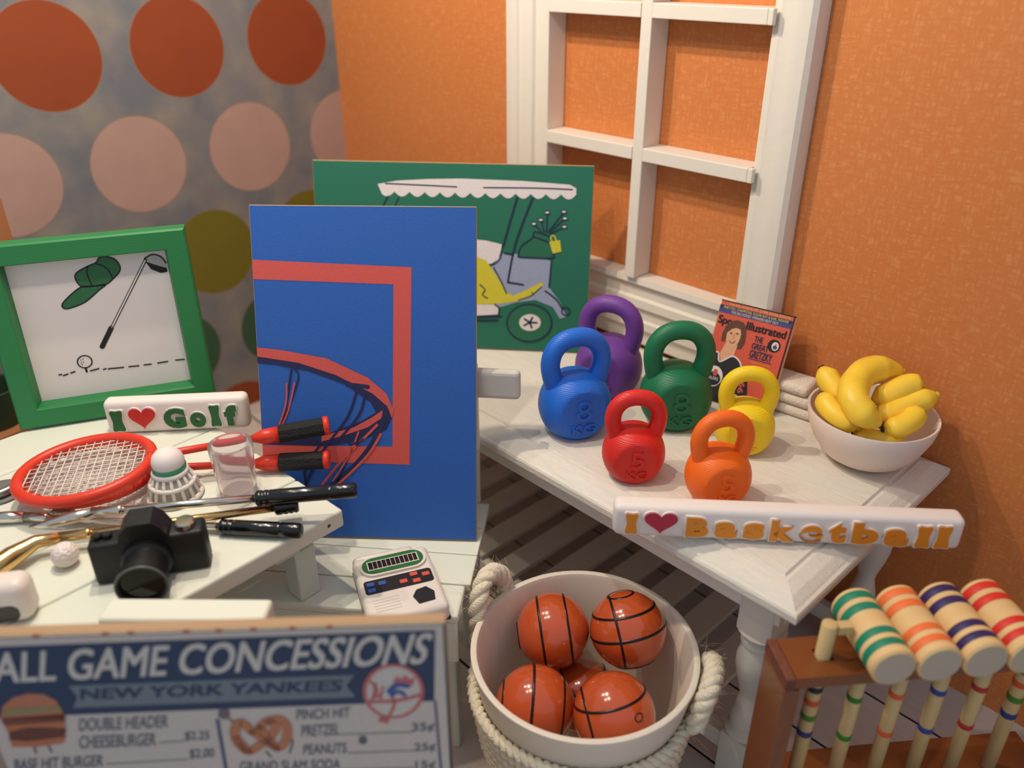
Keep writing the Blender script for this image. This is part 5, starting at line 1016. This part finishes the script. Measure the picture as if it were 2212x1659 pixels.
# golf ball
gb = MB(); bmesh.ops.create_icosphere(gb.bm, subdivisions=4, radius=.0255)
GBm = mat('golf_ball', (230, 218, 210), .45)
nt = GBm.node_tree; vo = nt.nodes.new('ShaderNodeTexVoronoi'); vo.inputs['Scale'].default_value = 150; tcn = nt.nodes.new('ShaderNodeTexCoord'); nt.links.new(tcn.outputs['Object'], vo.inputs['Vector'])
bpn = nt.nodes.new('ShaderNodeBump'); bpn.inputs['Strength'].default_value = .8; bpn.inputs['Distance'].default_value = .003; nt.links.new(vo.outputs['Distance'], bpn.inputs['Height']); nt.links.new(bpn.outputs['Normal'], nt.nodes['Principled BSDF'].inputs['Normal'])
tag(gb.obj('golf_ball', GBm, None, (1.498, -1.672, LZ + .0257), smooth=True), 'dimpled white golf ball beside the black camera', 'golf ball')

# SLR camera
cm = thing('film_camera', 'small black film camera with round lens on the low table', 'camera', (1.655, -1.563, LZ + .0006), R(61))
CB = mat('camera_black', (20, 19, 18), .5, bump=.25, bscale=60)
autosmooth(MB().box(-.104, .104, 0, .052, 0, .092, .008, 3).obj('body', CB, cm), 50)
mb = MB(); mb.prism([(-.05, .086), (-.042, .112), (-.026, .130), (.016, .130), (.032, .116), (.046, .086)], -.052, .004, FRONT)
autosmooth(mb.obj('prism_hump', CB, cm), 30)
autosmooth(MB().lathe([(0, 0), (.046, 0), (.046, .016), (.040, .020), (.040, .056), (.046, .062), (.046, .080), (.043, .084), (.039, .082), (.037, .072), (0, .070)], 36, Matrix.Translation((-.004, .001, .048)) @ Matrix.Rotation(R(90), 4, 'X')).obj('lens', BLACK_PL, cm), 30)
MB().lathe([(0, .0705), (.0365, .0725)], 30, Matrix.Translation((-.004, .001, .048)) @ Matrix.Rotation(R(90), 4, 'X')).obj('lens_glass', mat('lens_glass', (18, 22, 22), .08, coat=.5), cm)
MB().tube([(-.004 + .0445 * math.cos(a * math.pi / 20), -.0815, .048 + .0445 * math.sin(a * math.pi / 20)) for a in range(40)], .0026, 6, closed=True).obj('lens_ring', mat('lens_ring', (92, 96, 96), .35), cm)
autosmooth(MB().lathe([(0, .0925), (.019, .0925), (.019, .103), (.016, .106), (0, .107)], 20, Matrix.Translation((.07, .026, 0))).obj('dial', SILVER, cm), 40)
for x in (-.088, -.07): autosmooth(MB().lathe([(0, .0925), (.009, .0925), (.009, .100), (.007, .102), (0, .102)], 16, Matrix.Translation((x, .026, 0))).obj('knob', CB, cm), 40)

# things at the near end of the low table
wb = thing('white_case', 'rounded white plastic case with black oval window', 'case', (1.572, -1.800, LZ + .0006), R(58))
autosmooth(MB().box(-.055, .055, -.03, .03, 0, .088, .022, 5).obj('shell', PLASTIC_W, wb), 60)
MB().prism(stadium(-.03, .036, .012, .046, .014), .0295, .0312, FRONT).obj('window', BLACK_GLOSS, wb)
hk = thing('metal_hook', 'silver bent metal hook on a grey disc beside the racket', 'hook', (1.140, -1.700, LZ + .0006), R(20))
MB().lathe([(0, 0), (.048, 0), (.05, .003), (.048, .006), (0, .006)], 32).obj('disc', mat('grey_disc', (120, 116, 112), .6), hk)
MB().tube(spline([(-.03, -.02, .017), (-.005, -.03, .017), (.022, -.02, .017), (.03, .008, .017), (.022, .026, .019)], 6), .0105, 12).obj('hook', mat('dull_steel', (150, 148, 146), .35, metal=.9), hk)

# wooden stand at the spotted wall
ws = thing('wooden_stand', 'brown wooden stand with one shelf by the spotted wall', 'stand', (.475, -1.435, 0), R(10))
WB = mat('stand_wood', (168, 112, 70), .6, var=.2, vscale=8, vstretch=(1, 1, .2))
MB().box(-.025, .025, -.02, .03, 0, 1.15, .003).obj('post', WB, ws)
MB().box(-.025, .025, -.42, -.37, 0, 1.15, .003).obj('post', WB, ws)
MB().box(-.10, .12, -.3695, -.0205, .50, .535, .003).obj('shelf', WB, ws)
MB().box(-.10, .12, -.3695, -.0205, .06, .09, .003).obj('shelf', WB, ws)
tag(autosmooth(MB().lathe([(0, 0), (.075, 0), (.085, .10), (.088, .11), (.078, .11), (.07, .01), (0, .01)], 32).obj('planter', mat('dark_green_tin', (40, 62, 34), .5), None, (.515, -1.585, .5356)), 40), 'dark green tin on the shelf of the brown stand', 'tin')
tag(autosmooth(MB().box(-.09, .10, -.15, .15, 0, .24, .01).obj('storage_box', mat('dark_green_card', (48, 58, 30), .7), None, (.525, -1.62, .0906), (0, 0, R(10))), 40), 'dark green box on the lower shelf of the brown stand', 'box')
